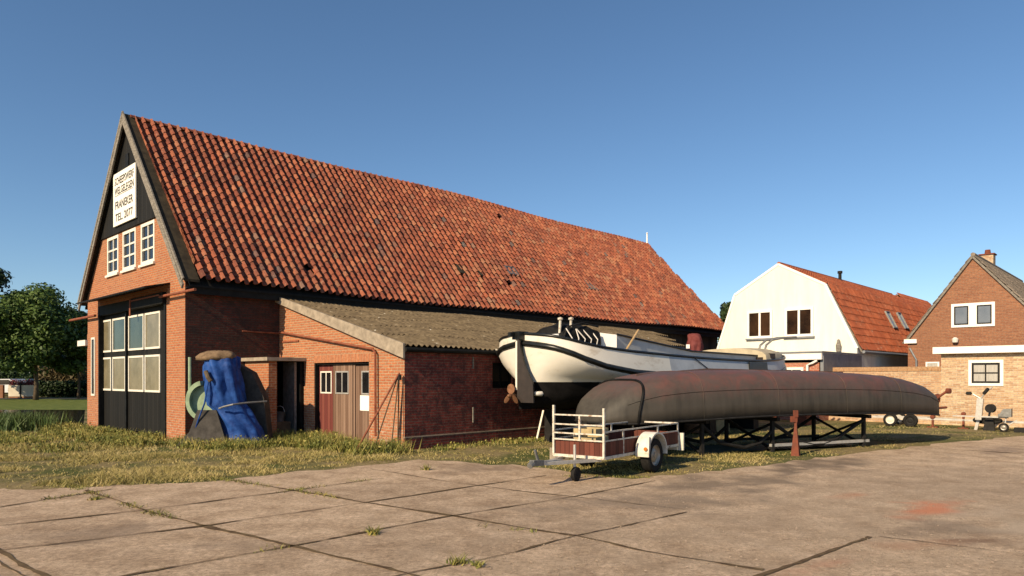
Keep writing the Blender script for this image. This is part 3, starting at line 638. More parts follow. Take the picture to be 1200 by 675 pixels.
ur = MB(); ur.prism([(LT-.05, -.01, lz(0)-.05), (TE0, -.01, lz(0)-.05), (TE1, -LW-.05, lz(LW)-.05), (LT-.05, -LW-.05, lz(LW)-.05)], (0,0,.02)); ur.build('roof_boards', M['blackpaint'], lean)
vb = MB(); vb.prism([(LT-.13, .0, lz(0)+.10), (LT-.13, -LW-.12, lz(LW)+.08), (LT-.13, -LW-.12, lz(LW)-.24), (LT-.13, .0, lz(0)-.08)], (.05, 0, 0)); vb.build('verge_board', M['concrete_old'], lean)
gt = MB(); gt.tube([(LT-.08, -LW-.13, lz(LW)-.05), (TE1, -LW-.13, lz(LW)-.06)], .055, 8); gt.build('gutter', M['blackpaint'], lean)
# doors
lf = [(1.83, 2.50, 'doorred'), (2.51, 3.37, 'doorgrey'), (3.38, 4.17, 'doorgrey')]
for i, (a, b, mm) in enumerate(lf):
    d_ = MB(); off = .13 if i != 1 else .10; d_.box((LT+off, -b, .06), (LT+off+.05, -a, dzt-.03-.02*i)); dd = d_.build('door_leaf', M[mm], lean)
    if i == 0: dd['label'] = 'red brown leaf'
    ww = {0: (1.90, 2.42), 1: (2.64, 3.22), 2: (3.72, 4.06)}[i]
    window(dd, FB, ('t', LT+off), (-ww[1], 1.18, -ww[0], 1.74), M['galv'] if i else M['white'], M['darkglass'], 2 if i < 2 else 1, 1, .035, .015, .035)
    if i == 2:
        nt2 = MB(); nt2.box((LT+off-.012, -4.08, .80), (LT+off-.002, -3.66, 1.16)); nt2.build('notice', M['paper'], dd)
        nt2 = MB(); nt2.box((LT+off-.03, -3.48, .06), (LT+off-.002, -3.40, dzt-.06)); nt2.build('cover_strip', M['doorgrey'], dd)
fr_ = MB(); fr_.box((LT+.02, -dw0-.0, .0), (LT+.2, -dw0+.001-.03, dzt-.002)); fr_.box((LT+.05, -dw1+.001, dzt-.05), (LT+.2, -dw0-.031, dzt-.002)); fr_.build('door_frame', M['blackpaint'], lean)
# rusty rain pipe
pA = FB.on_t(332, 391, LT-.08); pB = FB.on_t(437, 409, LT-.08)
pp = MB(); pp.tube([(LT-.08, pA.y+.2, pA.z+.05), (LT-.08, pB.y, pB.z), (LT-.08, pB.y-.09, pB.z-.08), (LT-.08, pB.y-.10, .25)], .028, 8); pp.build('rain_pipe', M['rustpipe'], lean)
pp = MB(); pp.box((LT-.03, -1.05, 2.52), (LT-.002, -.12, 2.56)); pp.build('iron_strip', M['rustpipe'], lean)
# ties
for px, py0, py1, hgt in ((555, 418, 432, 1), (555, 477, 495, 1)):
    a = FB.on_s(px, py0, -LW-.03); b = FB.on_s(px, py1, -LW-.03); w_ = MB(); w_.box((a.x-.015, -LW-.03, b.z), (a.x+.015, -LW-.003, a.z)); w_.build('wall_tie', M['oldwood'], lean)
# ---- porch booth
pb = thing('brick_porch', 'little brick porch with dark opening between barn and lean-to', 'porch', FB.o, ANG)
w_ = MB(); w_.box((1.53, -.005, 0), (1.75, -1.285, 2.0)); w_.build('wall', M['brick_front'], pb)
w_ = MB(); w_.box((1.42, .0-.006, 2.003), (LT-.01, -1.42, 2.09)); w_.build('roof_slab', M['concrete_old'], pb)
w_ = MB(); w_.box((2.28, -1.2, 0), (2.34, -.6, 1.98)); w_.build('grey_panel', M['steel'], pb)
w_ = MB(); w_.box((2.40, -1.28, 0), (2.48, -.1, 1.98)); w_.build('back_panel', M['blackpaint'], pb)
bk = thing('bucket', 'grey bucket hanging in the dark porch opening', 'bucket', FB.o+FB.d1*2.0-FB.d2*.95+Vector((0,0,.45)), 0)
w_ = MB(); w_.lathe((0,0,0), (0,0,1), [(0,0),(.10,0),(.135,.24),(.145,.25),(.12,.24),(.09,.02)], 20); w_.build('pail', M['bucket'], bk, auto=40)
w_ = MB(); w_.tube([(.13*math.cos(t_), 0, .24+.16*math.sin(t_)) for t_ in [math.pi*i/8 for i in range(9)]], .006, 6); w_.build('handle', M['galv'], bk)
w_ = MB(); w_.box((-.2,-.2,-.45),(.2,.2,-.002)); st_ = w_.build('wooden_block', M['hedgewood']); st_.location = bk.location; st_.rotation_euler.z = ANG
tag(st_, 'dark wooden block standing under the bucket in the porch', 'block')

# ---- pole tripod leaning on the lean-to
tp = thing('pole_tripod', 'three rusty poles tied together leaning on lean-to front wall', 'poles', FB.o+FB.d1*(LT-.5)-FB.d2*4.9, ANG)
top = FB.on_t(467, 441, LT-.12)-Vector((LT-.5, -4.9, 0)); top = Vector((top.x, top.y, top.z))
tp_o = Vector((LT-.5, -4.9, 0))
for px, py, r_ in ((416, 531, .022), (437, 530, .014), (458, 529, .013), (466, 527, .014)):
    q = FB.loc(G(px, py))-tp_o; q.x = max(q.x, -1.7); w_ = MB(); w_.tube([q, tuple(top+Vector((0, -.03*r_/.02, .08)))], r_, 8); w_.build('pole', M['rustpipe'] if r_ > .02 else M['hedgewood'], tp)
w_ = MB(); w_.tube([top+Vector((.0,-.03,-.08)), top+Vector((0,-.02,.04))], .05, 8); w_.build('lashing', M['black'], tp)

# ================================================================== TARP COVERED MACHINE
mc = thing('covered_machine', 'old machine wrapped in a bright blue tarpaulin by the barn corner', 'machine', (-6.62, 16.3, 0), 0)
def loft(mb, rings, n=40, m=0, fold=.07, seed=0, crease=0):
    vs = []
    for i, (z, cx, cy, rx, ry) in enumerate(rings):
        for j in range(n):
            t_ = 2*math.pi*j/n; f_ = 1+fold*math.sin(5*t_+seed+z*1.3)+fold*.7*math.sin(9*t_+2*seed+z*2.2)+.10*noise.noise(Vector((math.cos(t_)*1.6, math.sin(t_)*1.6, z*1.8+seed)))
            if crease: f_ += crease*(abs(math.sin(3.5*t_+z*2.6+seed))-.5)*.8+crease*(abs(noise.noise(Vector((math.cos(t_)*2.2+z*1.5, math.sin(t_)*2.2-z*1.1, z*1.2))))*2-.4)+crease*.6*(abs(noise.noise(Vector((math.cos(t_)*5, math.sin(t_)*5, z*4+7))))-.2)
            vs.append((cx+rx*f_*math.cos(t_), cy+ry*f_*math.sin(t_), z+.03*noise.noise(Vector((math.cos(t_)*3, math.sin(t_)*3, seed)))))
    fs = [(i*n+j, i*n+(j+1) % n, (i+1)*n+(j+1) % n, (i+1)*n+j) for i in range(len(rings)-1) for j in range(n)]
    fs.append(tuple((len(rings)-1)*n+j for j in range(n))); fs.append(tuple(range(n))[::-1]); mb.raw(vs, fs, m)
tb = MB()
def interp(keys, n):
    out = []
    for i in range(n):
        x = i/(n-1)*(len(keys)-1); k_ = min(int(x), len(keys)-2); f_ = x-k_; f_ = f_*f_*(3-2*f_); out.append(tuple(a+(b-a)*f_ for a, b in zip(keys[k_], keys[k_+1])))
    return out
loft(tb, interp([(.02,.40,.15,.50,.42),(.40,.32,.15,.44,.38),(.84,.06,.12,.42,.32),(.95,-.04,.12,.45,.34),(1.35,-.08,.1,.43,.34),(1.85,-.12,.1,.40,.3),(2.05,-.14,.1,.36,.26),(2.10,-.14,.1,.25,.18)], 44), 80, fold=.05, seed=3, crease=.13)
tb.build('tarpaulin', M['bluetarp'], mc, smooth=True)
tb = MB(); loft(tb, [(1.98,-.28,.08,.42,.30),(2.05,-.24,.08,.46,.32),(2.13,-.2,.08,.40,.26),(2.19,-.16,.08,.26,.18),(2.2,-.16,.08,.1,.08)], 30, fold=.06, seed=1); tb.build('sacking', M['brownsack'], mc, smooth=True)
tb = MB(); tb.prism([(.05,.42,0),(.85,.42,0),(.74,.42,1.1),(.45,.42,1.7),(.1,.42,1.9)], (0,.35,0)); tb.build('machine_shade_body', M['plate_shade'], mc)  # dark block added behind the tarpaulin, mostly standing in for shade on machine and wall
tb = MB(); tb.tube([(-.80+0*.1, -.05, z) for z in (1.2, 2.05)], .035, 8); tb.build('post', M['greenrim'], mc)
arc = []
for i in range(15):
    a = R(100+i*10.5); arc.append(Vector((-.45+.40*math.cos(a), -.16, 1.05+.46*math.sin(a))))
tb = MB()
for a, b in zip(arc[:-1], arc[1:]): tb.prism([a, b, b+(Vector((-.45,-.16,1.05))-b)*.22, a+(Vector((-.45,-.16,1.05))-a)*.22], (0, .25, 0))
tb.build('flywheel_rim', M['greenrim'], mc)
tb = MB(); tb.lathe((-.45, -.02, 1.05), (0,1,0), [(0,0),(.34,0),(.34,.03),(0,.03)], 28); tb.build('flywheel', M['greenrim'], mc)
tb = MB(); tb.prism([(-.98, -.42, .0), (.22, -.42, .0), (-.12, -.22, .84), (-.55, -.22, .84), (-.68, -.34, .35)], (0, .05, 0)); tb.build('rubber_sheet', M['plate_shade'], mc)
tb = MB(); tb.tube([(-.02,-.3,.88),(.1,-.36,.92),(.3,-.32,.97),(.5,-.1,1.0),(.85,.3,1.02)], .022, 8); tb.build('rod', M['steel'], mc)
tb = MB(); tb.tube([(-.28,-.22,1.6),(-.30,-.30,1.3),(-.34,-.32,1.0),(-.5,-.3,.6),(-.62,-.3,.2)], .018, 6); tb.build('rope', M['bluetarp'], mc)
tb = MB(); tb.tube([(-.33,-.28,1.72),(-.25,-.34,1.58),(-.19,-.34,1.5)], .05, 8); tb.build('lever', M['hedgewood'], mc)

# ================================================================== HOUSES
def cut_tiles_side(mb, p0, p1, length, du, dv, seed, amp, lift=.03, start=0):
    """tiles on the slope that runs from eave point p0 to upper point p1 (both (s, z)), along t"""
    O = Vector((start, p0[0], p0[1])); V = Vector((0, p1[0]-p0[0], p1[1]-p0[1])); l = V.length; V.normalize(); N = Vector((1,0,0)).cross(V)
    if N.z < 0: N = -N
    n = max(1, round(l/dv)); tiles(mb, O, Vector((1,0,0)), V, N, 0, length, n, l/n, du, amp=amp, lift=lift, seed=seed, jit=.004, base=.06)
HA = (13.8, 28.5); FH = Frame(*HA)
wh = thing('cream_house', 'cream plastered house with mansard gable and orange tiled roof', 'house', FH.o, ANG)
prof = [FH.on_t(x, y, 0) for x, y in ((840.6,411.5),(861,346.5),(912,310.5),(967,334),(1004.5,409))]
prof = [(p.y, p.z) for p in prof]; sL, sR = prof[0][0], prof[4][0]
wn2 = [FH.on_t(a, y, 0) for a, y in ((876,397),(905.5,363),(920,395),(953.5,359.5))]
wrec = [(wn2[1].y, wn2[0].z, wn2[0].y, wn2[1].z), (wn2[3].y, wn2[2].z, wn2[2].y, wn2[3].z)]
fp = MB(); fp.prism([(0, sL, 0)]+[(0, s, z) for s, z in prof]+[(0, sR, 0)], (.2, 0, 0)); fp.build('wall', M['plaster'], wh)
fp = MB()
for x0, x1 in ((.2, 16),): fp.prism([(x0, sL+.1-.2, 0)]+[(x0, s, z-.1) for s, z in prof]+[(x0, sR+.05, 0)], (x1-x0, 0, 0))
fp.build('house_body', M['plaster'], wh)
for r_ in wrec: window(wh, FH, ('t', 0), r_, M['whiteclean'], M['brownroom'], 2, 1, .10, .06, .09, sill=M['zinc'])
rf = MB(); cut_tiles_side(rf, (prof[4][0]-.12, prof[4][1]-.05), (prof[3][0]-.05, prof[3][1]), 16, .25, .33, 5, .028, start=.06)
cut_tiles_side(rf, prof[3], prof[2], 16, .25, .33, 6, .028, start=.06)
cut_tiles_side(rf, prof[0], prof[1], 16, .25, .33, 7, .028, start=.06); cut_tiles_side(rf, prof[1], prof[2], 16, .25, .33, 8, .028, start=.06)
whr = rf.build('roof', M['tile_new'], wh, recalc=False)
rd = MB(); rd.tube([(.05, prof[2][0], prof[2][1]+.06), (16, prof[2][0], prof[2][1]+.06)], .09, 8, 0); rd.build('ridge_tiles', M['tile_new'], whr)
ed = MB()
for a, b in zip(prof[:-1], prof[1:]): ed.beam((.04, a[0], a[1]+.03), (.04, b[0], b[1]+.03), .10, .13, up=(1,0,0))
ed.build('verge', M['whiteclean'], wh)
fl = MB(); p = prof[2]; fl.tube([(6.9, p[0]-.2, p[1]-.1), (6.9, p[0]-.2, p[1]+.32)], .08, 10); fl.tube([(6.9, p[0]-.2, p[1]+.34), (6.9, p[0]-.2, p[1]+.46)], .12, 10); fl.build('flue_pipe', M['black'], wh)
fr_ = MB(); fr_.box((9.2+6, .5, 5.9), (22, 5.4, 6.55)); 
# roof lights
Vh = Vector((0, prof[3][0]-prof[4][0], prof[3][1]-prof[4][1])); lh = Vh.length; Vh.normalize(); Nh = Vector((1,0,0)).cross(Vh); Nh = Nh if Nh.z > 0 else -Nh
for px, py in ((1040, 377), (1053.5, 378)):
    r = Vector(((px-600)/F, 1, -(py-HZ)/F)); c = Vector((0,0,H)); n = FH.d1*Nh.x+FH.d2*Nh.y+Vector((0,0,Nh.z))
    p0 = FH.o+FH.d2*prof[4][0]+Vector((0,0,prof[4][1])); kk = (p0-c).dot(n)/r.dot(n); c0 = FH.loc(c+r*kk)
    q = lambda u, v, n_: c0+Vector((1,0,0))*u+Vh*v+Nh*n_
    a_ = MB()
    for (u0, v0, u1, v1) in ((-.30,-.45,-.26,.45),(.26,-.45,.30,.45),(-.26,-.45,.26,-.40),(-.26,.41,.26,.45)): a_.prism([q(u0,v0,.14), q(u1,v0,.14), q(u1,v1,.14), q(u0,v1,.14)], Nh*.08)
    ro = a_.build('roof_light', M['steel'], whr)
    a_ = MB(); a_.prism([q(-.27,-.42,.13), q(.27,-.42,.13), q(.27,.42,.13), q(-.27,.42,.13)], Nh*.05); a_.build('pane', M['blueglass'], ro)
gt = MB(); gt.tube([(0, sR-.25, prof[4][1]-.12), (9, sR-.25, prof[4][1]-.12)], .06, 8); gt.build('gutter', M['zinc'], wh)
dp = MB(); a = at(1011, 420, 29.5); b = at(1014.5, 436, 29.5); dp.tube([FH.loc(a), FH.loc(b)], .11, 8); dp.build('downpipe', M['whiteclean'], wh)
vt = MB(); c = FH.on_t(983, 405, -.05); vt.lathe((-.09, c.y, c.z), (0,0,1), [(.0,-.25),(.09,-.25),(.11,.0),(.07,.12),(.05,.24),(0,.27)], 10); vt.build('wall_ornament', M['oldwood'], wh)
# house behind, roof beyond the ridge
hb = thing('far_house', 'distant house roof showing behind the cream house ridge', 'house', FH.o+FH.d1*17+FH.d2*0, ANG)
pz = prof[2][1]; b_ = MB(); b_.prism([(0, .4, 0), (0, .4, 3.2), (0, prof[2][0], pz+.18), (0, 5.5, 3.2), (0, 5.5, 0)], (6.8, 0, 0)); b_.build('house_body', M['brick_brown'], hb)
b_ = MB(); cut_tiles_side(b_, (.2, 3.15), (prof[2][0], pz+.2), 6.9, .25, .33, 9, .03); b_.build('roof', M['tile_new'], hb, recalc=False)
# red brick annex with white fascia
FA = Frame(11.1, 25.5)
ax = thing('brick_annex', 'flat roofed red brick annex with wide white fascia below cream house', 'annex', FA.o, ANG)
b_ = MB(); b_.box((0, 0, 0), (4.1, 4.2, 2.12)); b_.build('wall', M['brick_annex'], ax)
fz1 = FA.on_t(958, 411.5, -.1).z; b_ = MB(); b_.box((-.16, -.14, fz1-.30), (4.2, 4.3, fz1-.05)); b_.build('fascia', M['whiteclean'], ax)
b_ = MB(); b_.box((-.20, -.18, fz1-.05+.001), (4.24, 4.34, fz1)); b_.build('roof_edge', M['zinc'], ax)
b_ = MB(); b_.box((.0, -.155, fz1-.72), (4.1, -.142+.10, fz1-.05-.02)); b_.build('side_cladding', M['zinc'], ax)
p0 = FA.on_t(915, 430, 0); p1 = FA.on_t(942, 480, 0); window(ax, FA, ('t', 0), (p1.y, .9, p0.y, p0.z-.02), M['whiteclean'], M['blueglass'], 2, 1, .09, .05)
b_ = MB(); q = FA.on_t(946, 430, -.09); b_.tube([(-.09, q.y-.35, fz1-.33), (-.09, q.y-.2, fz1-.42), (-.09, q.y, fz1-.5), (-.09, q.y, .1)], .045, 8); b_.build('downpipe', M['whiteclean'], ax)
# garden wall, brick extension
FE = Frame(14.35, 23.6)
gwl = thing('garden_wall', 'sand coloured brick garden wall with upright brick coping', 'wall', FE.o, ANG)
b_ = MB(); b_.box((.04, .01, 0), (.26, 4.0, 1.80)); b_.build('wall', M['brick_garden'], gwl)
b_ = MB(); b_.box((.02, .01, 1.802), (.28, 4.02, 1.95)); b_.build('coping', M['soldier_y'], gwl)
ye = thing('brick_extension', 'flat roofed pale yellow brick extension with white fascia', 'extension', FE.o, ANG)
ezt = FE.on_t(1103, 407, 0).z
wA = FE.on_t(1135, 452, 0); wB = FE.on_t(1176, 421.5, 0)
b_ = MB(); b_.box((0, -9, 0), (3.8, wB.y, ezt-.2)); b_.box((0, wA.y, 0), (3.8, 0, ezt-.2)); b_.box((0, wB.y, 0), (3.8, wA.y, wA.z)); b_.box((0, wB.y, wB.z), (3.8, wA.y, ezt-.2)); b_.build('wall', M['brick_yellow'], ye)
b_ = MB(); b_.box((-.22, -9.2, ezt-.22), (3.9, .2, ezt)); b_.build('fascia', M['whiteclean'], ye)
wo = window(ye, FE, ('t', .0), (wB.y, wA.z, wA.y, wB.z), M['whiteclean'], M['curtain'], 1, 1, .09, .03)
window(wo, FE, ('t', -.012), (wB.y+.095, wA.z+.095, wA.y-.095, wB.z-.095), M['black'], M['curtain'], 2, 2, .055, .035, .04, name='inner_frame')
# brown gabled house
FC = Frame(18.28, 28.0)
bh = thing('brown_house', 'brown brick house with steep gable and chimney behind the extension', 'house', FC.o, ANG)
ap = FC.on_t(1140, 301, 0); lf_ = FC.on_t(1064, 398, 0); rt = FC.on_t(1200, 356, 0)
sl2 = (ap.z-rt.z)/(ap.y-rt.y); sR2 = ap.y-3.4; pr = [(lf_.y, lf_.z), (ap.y, ap.z), (sR2, ap.z-3.4*sl2)]
b_ = MB(); b_.prism([(0, pr[0][0], 0)]+[(0, s, z) for s, z in pr]+[(0, sR2, 0)], (11, 0, 0)); b_.build('wall', M['brick_brown'], bh)
b_ = MB(); cut_tiles_side(b_, (pr[2][0]-.2, pr[2][1]-.25), pr[1], 11.2, .25, .33, 11, .03, start=-.02); cut_tiles_side(b_, (pr[0][0]+.15, pr[0][1]-.2), pr[1], 11.2, .25, .33, 12, .03, start=-.02)
br = b_.build('roof', M['tile_grey'], bh, recalc=False)
b_ = MB(); b_.tube([(0, ap.y, ap.z+.1), (11.1, ap.y, ap.z+.1)], .08, 8); b_.build('ridge_tiles', M['tile_grey'], br)
b_ = MB()
for a, b in zip(pr[:-1], pr[1:]): b_.beam((-.03, a[0], a[1]), (-.03, b[0], b[1]), .07, .14, up=(1,0,0))
b_.build('verge', M['oldwood'], bh)
cc = FC.loc(at(1157.5, 300, 31.5)); b_ = MB(); b_.box((cc.x-.25, cc.y-.25, ap.z-.7), (cc.x+.25, cc.y+.25, ap.z+.66)); ch = b_.build('chimney', M['brick_yellow'], br)
b_ = MB(); b_.box((cc.x-.3, cc.y-.3, ap.z+.661), (cc.x+.3, cc.y+.3, ap.z+.71)); b_.lathe((cc.x, cc.y, ap.z+.71), (0,0,1), [(.13,0),(.10,.2),(0,.2)], 10); b_.build('chimney_cap', M['redjack'], ch)
a = FC.on_t(1115, 384, 0); b = FC.on_t(1166, 353.5, 0); m_y = (a.y+b.y)/2
b_ = MB(); b_.box((-.04, b.y, a.z), (.02, a.y, b.z)); fo = b_.build('window', M['whiteclean'], bh)
for (y0, y1) in ((b.y+.1, m_y-.14), (m_y+.14, a.y-.1)): window(fo, FC, ('t', -.04), (y0, a.z+.1, y1, b.z-.1), M['black'], M['blueglass'], 1, 1, .045, .02, name='casement')
a = FC.on_t(1085, 432, 0); b = FC.on_t(1101, 424, 0); window(bh, FC, ('t', 0), (b.y, a.z, a.y, b.z), M['whiteclean'], M['curtain'], 1, 1, .06, .04)
a = FC.on_t(1064, 402, 0); b_ = MB(); b_.box((-.12, a.y-.35, a.z-.02), (.0, a.y+.12, a.z+.15)); b_.build('gutter_end', M['whiteclean'], bh)
a = FC.on_t(1120, 399, 0); b_ = MB(); b_.lathe((-.1, a.y, a.z), (0,0,1), [(0,-.1),(.10,-.08),(.12,.05),(.05,.12),(0,.12)], 12); b_.build('wall_lamp', M['paleplastic'], bh)
b_ = MB(); q0 = FC.on_t(1066, 408, -.06); b_.tube([(-.06, q0.y, q0.z), (-.06, q0.y-.25, q0.z-.5), (-.06, q0.y-.25, .1)], .04, 8); b_.build('downpipe', M['zinc'], bh)

# ================================================================== THE WHITE BOAT
BL = 11.4; bdir = Vector((.74, .67, 0)).normalized(); bang = math.atan2(bdir.y, bdir.x)
boat = thing('white_barge', 'old round-sterned white barge with black rubbing strake propped beside lean-to', 'boat', (.2, 16.0, 0), bang)
def cr_(xs, ys, x):
    x = min(max(x, xs[0]), xs[-1])
    for i in range(len(xs)-1):
        if x <= xs[i+1]:
            t_ = (x-xs[i])/(xs[i+1]-xs[i]); y0 = ys[max(i-1, 0)]; y1 = ys[i]; y2 = ys[i+1]; y3 = ys[min(i+2, len(ys)-1)]
            return y1+.5*t_*((y2-y0)+t_*((2*y0-5*y1+4*y2-y3)+t_*(3*(y1-y2)+y3-y0)))
XS = [0, .08, .25, .6, 1.2, 2.2, 4, 6, 8, 9.4, 10.4, 11.0, 11.3, 11.4]
BW = [.05, .72, 1.08, 1.34, 1.48, 1.55, 1.56, 1.56, 1.52, 1.40, 1.12, .76, .38, .04]
ZS = [2.57, 2.51, 2.45, 2.35, 2.25, 2.18, 2.11, 2.06, 2.05, 2.10, 2.18, 2.26, 2.30, 2.31]
ZB = [2.36, 2.27, 2.17, 2.00, 1.83, 1.70, 1.62, 1.60, 1.62, 1.70, 1.84, 1.98, 2.04, 2.05]     # rubbing strake centre
def sec(x):
    """points of one half section from the rail down to the keel: (half width, z)"""
    b = cr_(XS, BW, x); zs = cr_(XS, ZS, x); zb = cr_(XS, ZB, x)
    e = min(1, x/2.8); e2 = min(1, (BL-x)/2.4); fine = (min(e, e2))**.6          # fullness low down
    wl = b*(.30+.70*fine)*1.0; keel = .82+.25*(1-min(1, x/.8))+.35*(1-min(1, (BL-x)/1.5))
    P_ = [(b*.94, zs), (b*.97, (zs*.5+zb*.5)), (b, zb+.07)]
    P_ += [(b*1.01, zb-.07)]
    for f_ in (.25, .5, .75): P_.append((b+(wl-b)*f_**1.5, zb-.07+(1.48-zb+.07)*f_))
    P_.append((wl, 1.48)); P_.append((wl*.93, 1.25)); P_.append((wl*.72, 1.02)); P_.append((wl*.35, .9)); P_.append((.03, keel))
    return P_
xs = [0, .01, .025, .05, .08, .15, .25, .4, .6, .85, 1.2, 1.6, 2.2]+[2.9+.7*i for i in range(9)]+[9.1, 9.6, 10.0, 10.4, 10.75, 11.0, 11.2, 11.32, 11.4]
S = [sec(x) for x in xs]; K = len(S[0])
# shear stems: lower points are pulled inboard at the ends
def px_(x, z): 
    k_ = max(0, min(1, (2.4-z)/1.5)); return x+ (0.22*k_*max(0, 1-x/2.5)) - (1.1*k_**1.2*max(0, 1-(BL-x)/3))
matof = lambda k_, x: (0 if k_ < 2 else 1 if k_ == 2 else 2 if k_ < 7 else 3)
hb_ = MB()
for i in range(len(xs)-1):
    for sgn in (1, -1):
        for k_ in range(K-1):
            q = [(px_(xs[i], S[i][k_][1]), sgn*S[i][k_][0], S[i][k_][1]), (px_(xs[i+1], S[i+1][k_][1]), sgn*S[i+1][k_][0], S[i+1][k_][1]),
                 (px_(xs[i+1], S[i+1][k_+1][1]), sgn*S[i+1][k_+1][0], S[i+1][k_+1][1]), (px_(xs[i], S[i][k_+1][1]), sgn*S[i][k_+1][0], S[i][k_+1][1])]
            mm = matof(k_, xs[i])
            if mm == 0: mm = 0 if xs[i] < 3.2 else 4
            hb_.face(q, mm)
import bmesh
hobj = hb_.build('hull', [M['boatwhite'], M['boatblack'], M['boatwhite'], M['antifoul'], M['boatgrey']], boat)
bm = bmesh.new(); bm.from_mesh(hobj.data); bmesh.ops.remove_doubles(bm, verts=bm.verts, dist=.003); bmesh.ops.recalc_face_normals(bm, faces=bm.faces); bm.to_mesh(hobj.data); bm.free()
hobj.data.polygons.foreach_set('use_smooth', [True]*len(hobj.data.polygons)); hobj.data.set_sharp_from_angle(angle=R(50))
for sgn in (1, -1):
    st_ = MB(); st_.tube([(px_(x, cr_(XS, ZB, x)), sgn*(cr_(XS, BW, x)*1.005+.005), cr_(XS, ZB, x)) for x in xs], .062, 8); st_.build('rubbing_strake', M['boatblack'], boat, smooth=True)
    st_ = MB(); st_.tube([(px_(x, cr_(XS, ZS, x)), sgn*(cr_(XS, BW, x)*.94), cr_(XS, ZS, x)+.01) for x in xs], .034, 8); st_.build('rail', M['boatblack'], boat, smooth=True)
dk = MB()
for i in range(len(xs)-1):
    a, b = xs[i], xs[i+1]; dz = .10
    dk.face([(px_(a, 2.4), S[i][0][0]*.97, S[i][0][1]-dz), (px_(b, 2.4), S[i+1][0][0]*.97, S[i+1][0][1]-dz), (px_(b, 2.4), -S[i+1][0][0]*.97, S[i+1][0][1]-dz), (px_(a, 2.4), -S[i][0][0]*.97, S[i][0][1]-dz)])
dk.build('deck', M['deckbeige'], boat)
# raised fore deck at the far end, pale and domed, with black rail
fd = MB(); n = 14
vs = []
fx = [8.75, 9.3, 9.8, 10.3, 10.7, 11.0, 11.2]
for x in fx:
    b = cr_(XS, BW, x)*.93; z = cr_(XS, ZS, x)
    for j in range(n+1): y = b*math.cos(math.pi*j/n); hgt = .42*math.sin(math.pi*j/n)**.5*min(1, (11.3-x)/1.6)**.6; vs.append((x-.15, y, z-.02+hgt))
fs = [(i*(n+1)+j, i*(n+1)+j+1, (i+1)*(n+1)+j+1, (i+1)*(n+1)+j) for i in range(len(fx)-1) for j in range(n)]+[tuple(range(n+1))]
fd.raw(vs, fs); fd.build('foredeck', M['deckbeige'], boat, auto=50)
for sgn in (-.10, .10):
    a_ = MB(); a_.tube([(9.9, sgn-.5, 2.4), (9.92, sgn-.55, 2.6), (10.1, sgn-.65, 2.76), (10.4, sgn-.85, 2.83), (10.8, sgn-1.1, 2.86)], .035, 8); a_.build('davit_pipe', M['steel'], boat)
a_ = MB(); a_.box((8.55, -1.25, 2.05), (9.25, -.8, 2.18)); a_.box((8.9, -1.32, 1.98), (9.2, -1.2, 2.3)); a_.build('bollard', M['rudderbrown'], boat)
a_ = MB(); a_.box((10.75, -.5, 2.2), (11.05, -.1, 2.42)); a_.build('anchor_roller', M['black'], boat)
for x in (7.2, 7.75): pass
a_ = MB(); x0_, x1_ = 7.35, 8.35; yb = -cr_(XS, BW, 7.8)*.985
a_.prism([(x0_, yb-.01, 1.72), (x1_, yb-.01, 1.72), (x1_, yb+.02, 2.02), (x0_, yb+.02, 2.02)], (0, -.03, 0)); a_.build('hull_vent', M['boatblack'], boat)
# sloping grey coach roof, white cabin panel, black cockpit cover
cb = MB(); cb.prism([(2.05, -1.05, 2.0), (2.05, -1.05, 2.60), (2.5, -1.05, 2.58), (5.2, -1.05, 2.27), (8.7, -1.05, 2.22), (8.7, -1.05, 1.95)], (0, 2.1, 0)); cb.build('coach_roof', M['boatgrey'], boat)
cb = MB(); cb.prism([(1.55,-.72,2.1),(2.0,-1.14,2.1),(2.0,-1.14,2.58),(1.55,-.72,2.66)], (.03,.05,0)); cb.box((1.7, -.66, 2.15), (2.04, .95, 2.62)); cb.build('cabin_panel', M['whiteclean'], boat)
cb = MB(); cb.tube([(2.1, -1.07, 2.60), (5.2, -1.07, 2.28), (8.7, -1.07, 2.23)], .025, 6); cb.build('coach_rail', M['boatblack'], boat)
ct = MB(); vs = []; n = 18; rows_ = 14
for i in range(rows_):
    x = .48+1.15*i/(rows_-1); top_ = 2.50+.33*math.sin(math.pi*(.2+.6*i/(rows_-1)))
    for j in range(n+1):
        a = math.pi*j/n; y = (.46+.06*i/rows_)*math.cos(a); z = 2.2+(top_-2.2)*math.sin(a)**.35
        z += .09*noise.noise(Vector((x*5, j*.9, 0))); y *= 1+.06*math.sin(i*2.3+j*.3); vs.append((x, y-.36-.14*i/rows_, z))
fs = [(i*(n+1)+j, i*(n+1)+j+1, (i+1)*(n+1)+j+1, (i+1)*(n+1)+j) for i in range(rows_-1) for j in range(n)]+[tuple(range(n+1)), tuple((rows_-1)*(n+1)+j for j in range(n+1))]
ct.raw(vs, fs); ct.build('cockpit_cover', M['glassy_tarp'], boat, smooth=True)
for x in (.62, .82, 1.02, 1.22, 1.42):
    b_ = MB(); b_.tube([(x, -.93-x*.06, 2.27), (x+.02, -.96-x*.06, 2.45), (x+random.uniform(-.1,.1), -.85, 2.68)], .014, 5); b_.build('cover_tie', M['paleplastic'], boat)
b_ = MB(); b_.tube([(.48, -.84, 2.4), (.65, -.84, 2.72), (1.1, -.86, 2.83), (1.62, -.9, 2.76)], .02, 6); b_.build('cover_hoop', M['black'], boat)
b_ = MB(); b_.prism([(.12, -.6, 2.38), (.46, -.75, 2.38), (.46, -.75, 2.56)], (0, 1.1, 0)); b_.build('stern_locker', M['whiteclean'], boat)
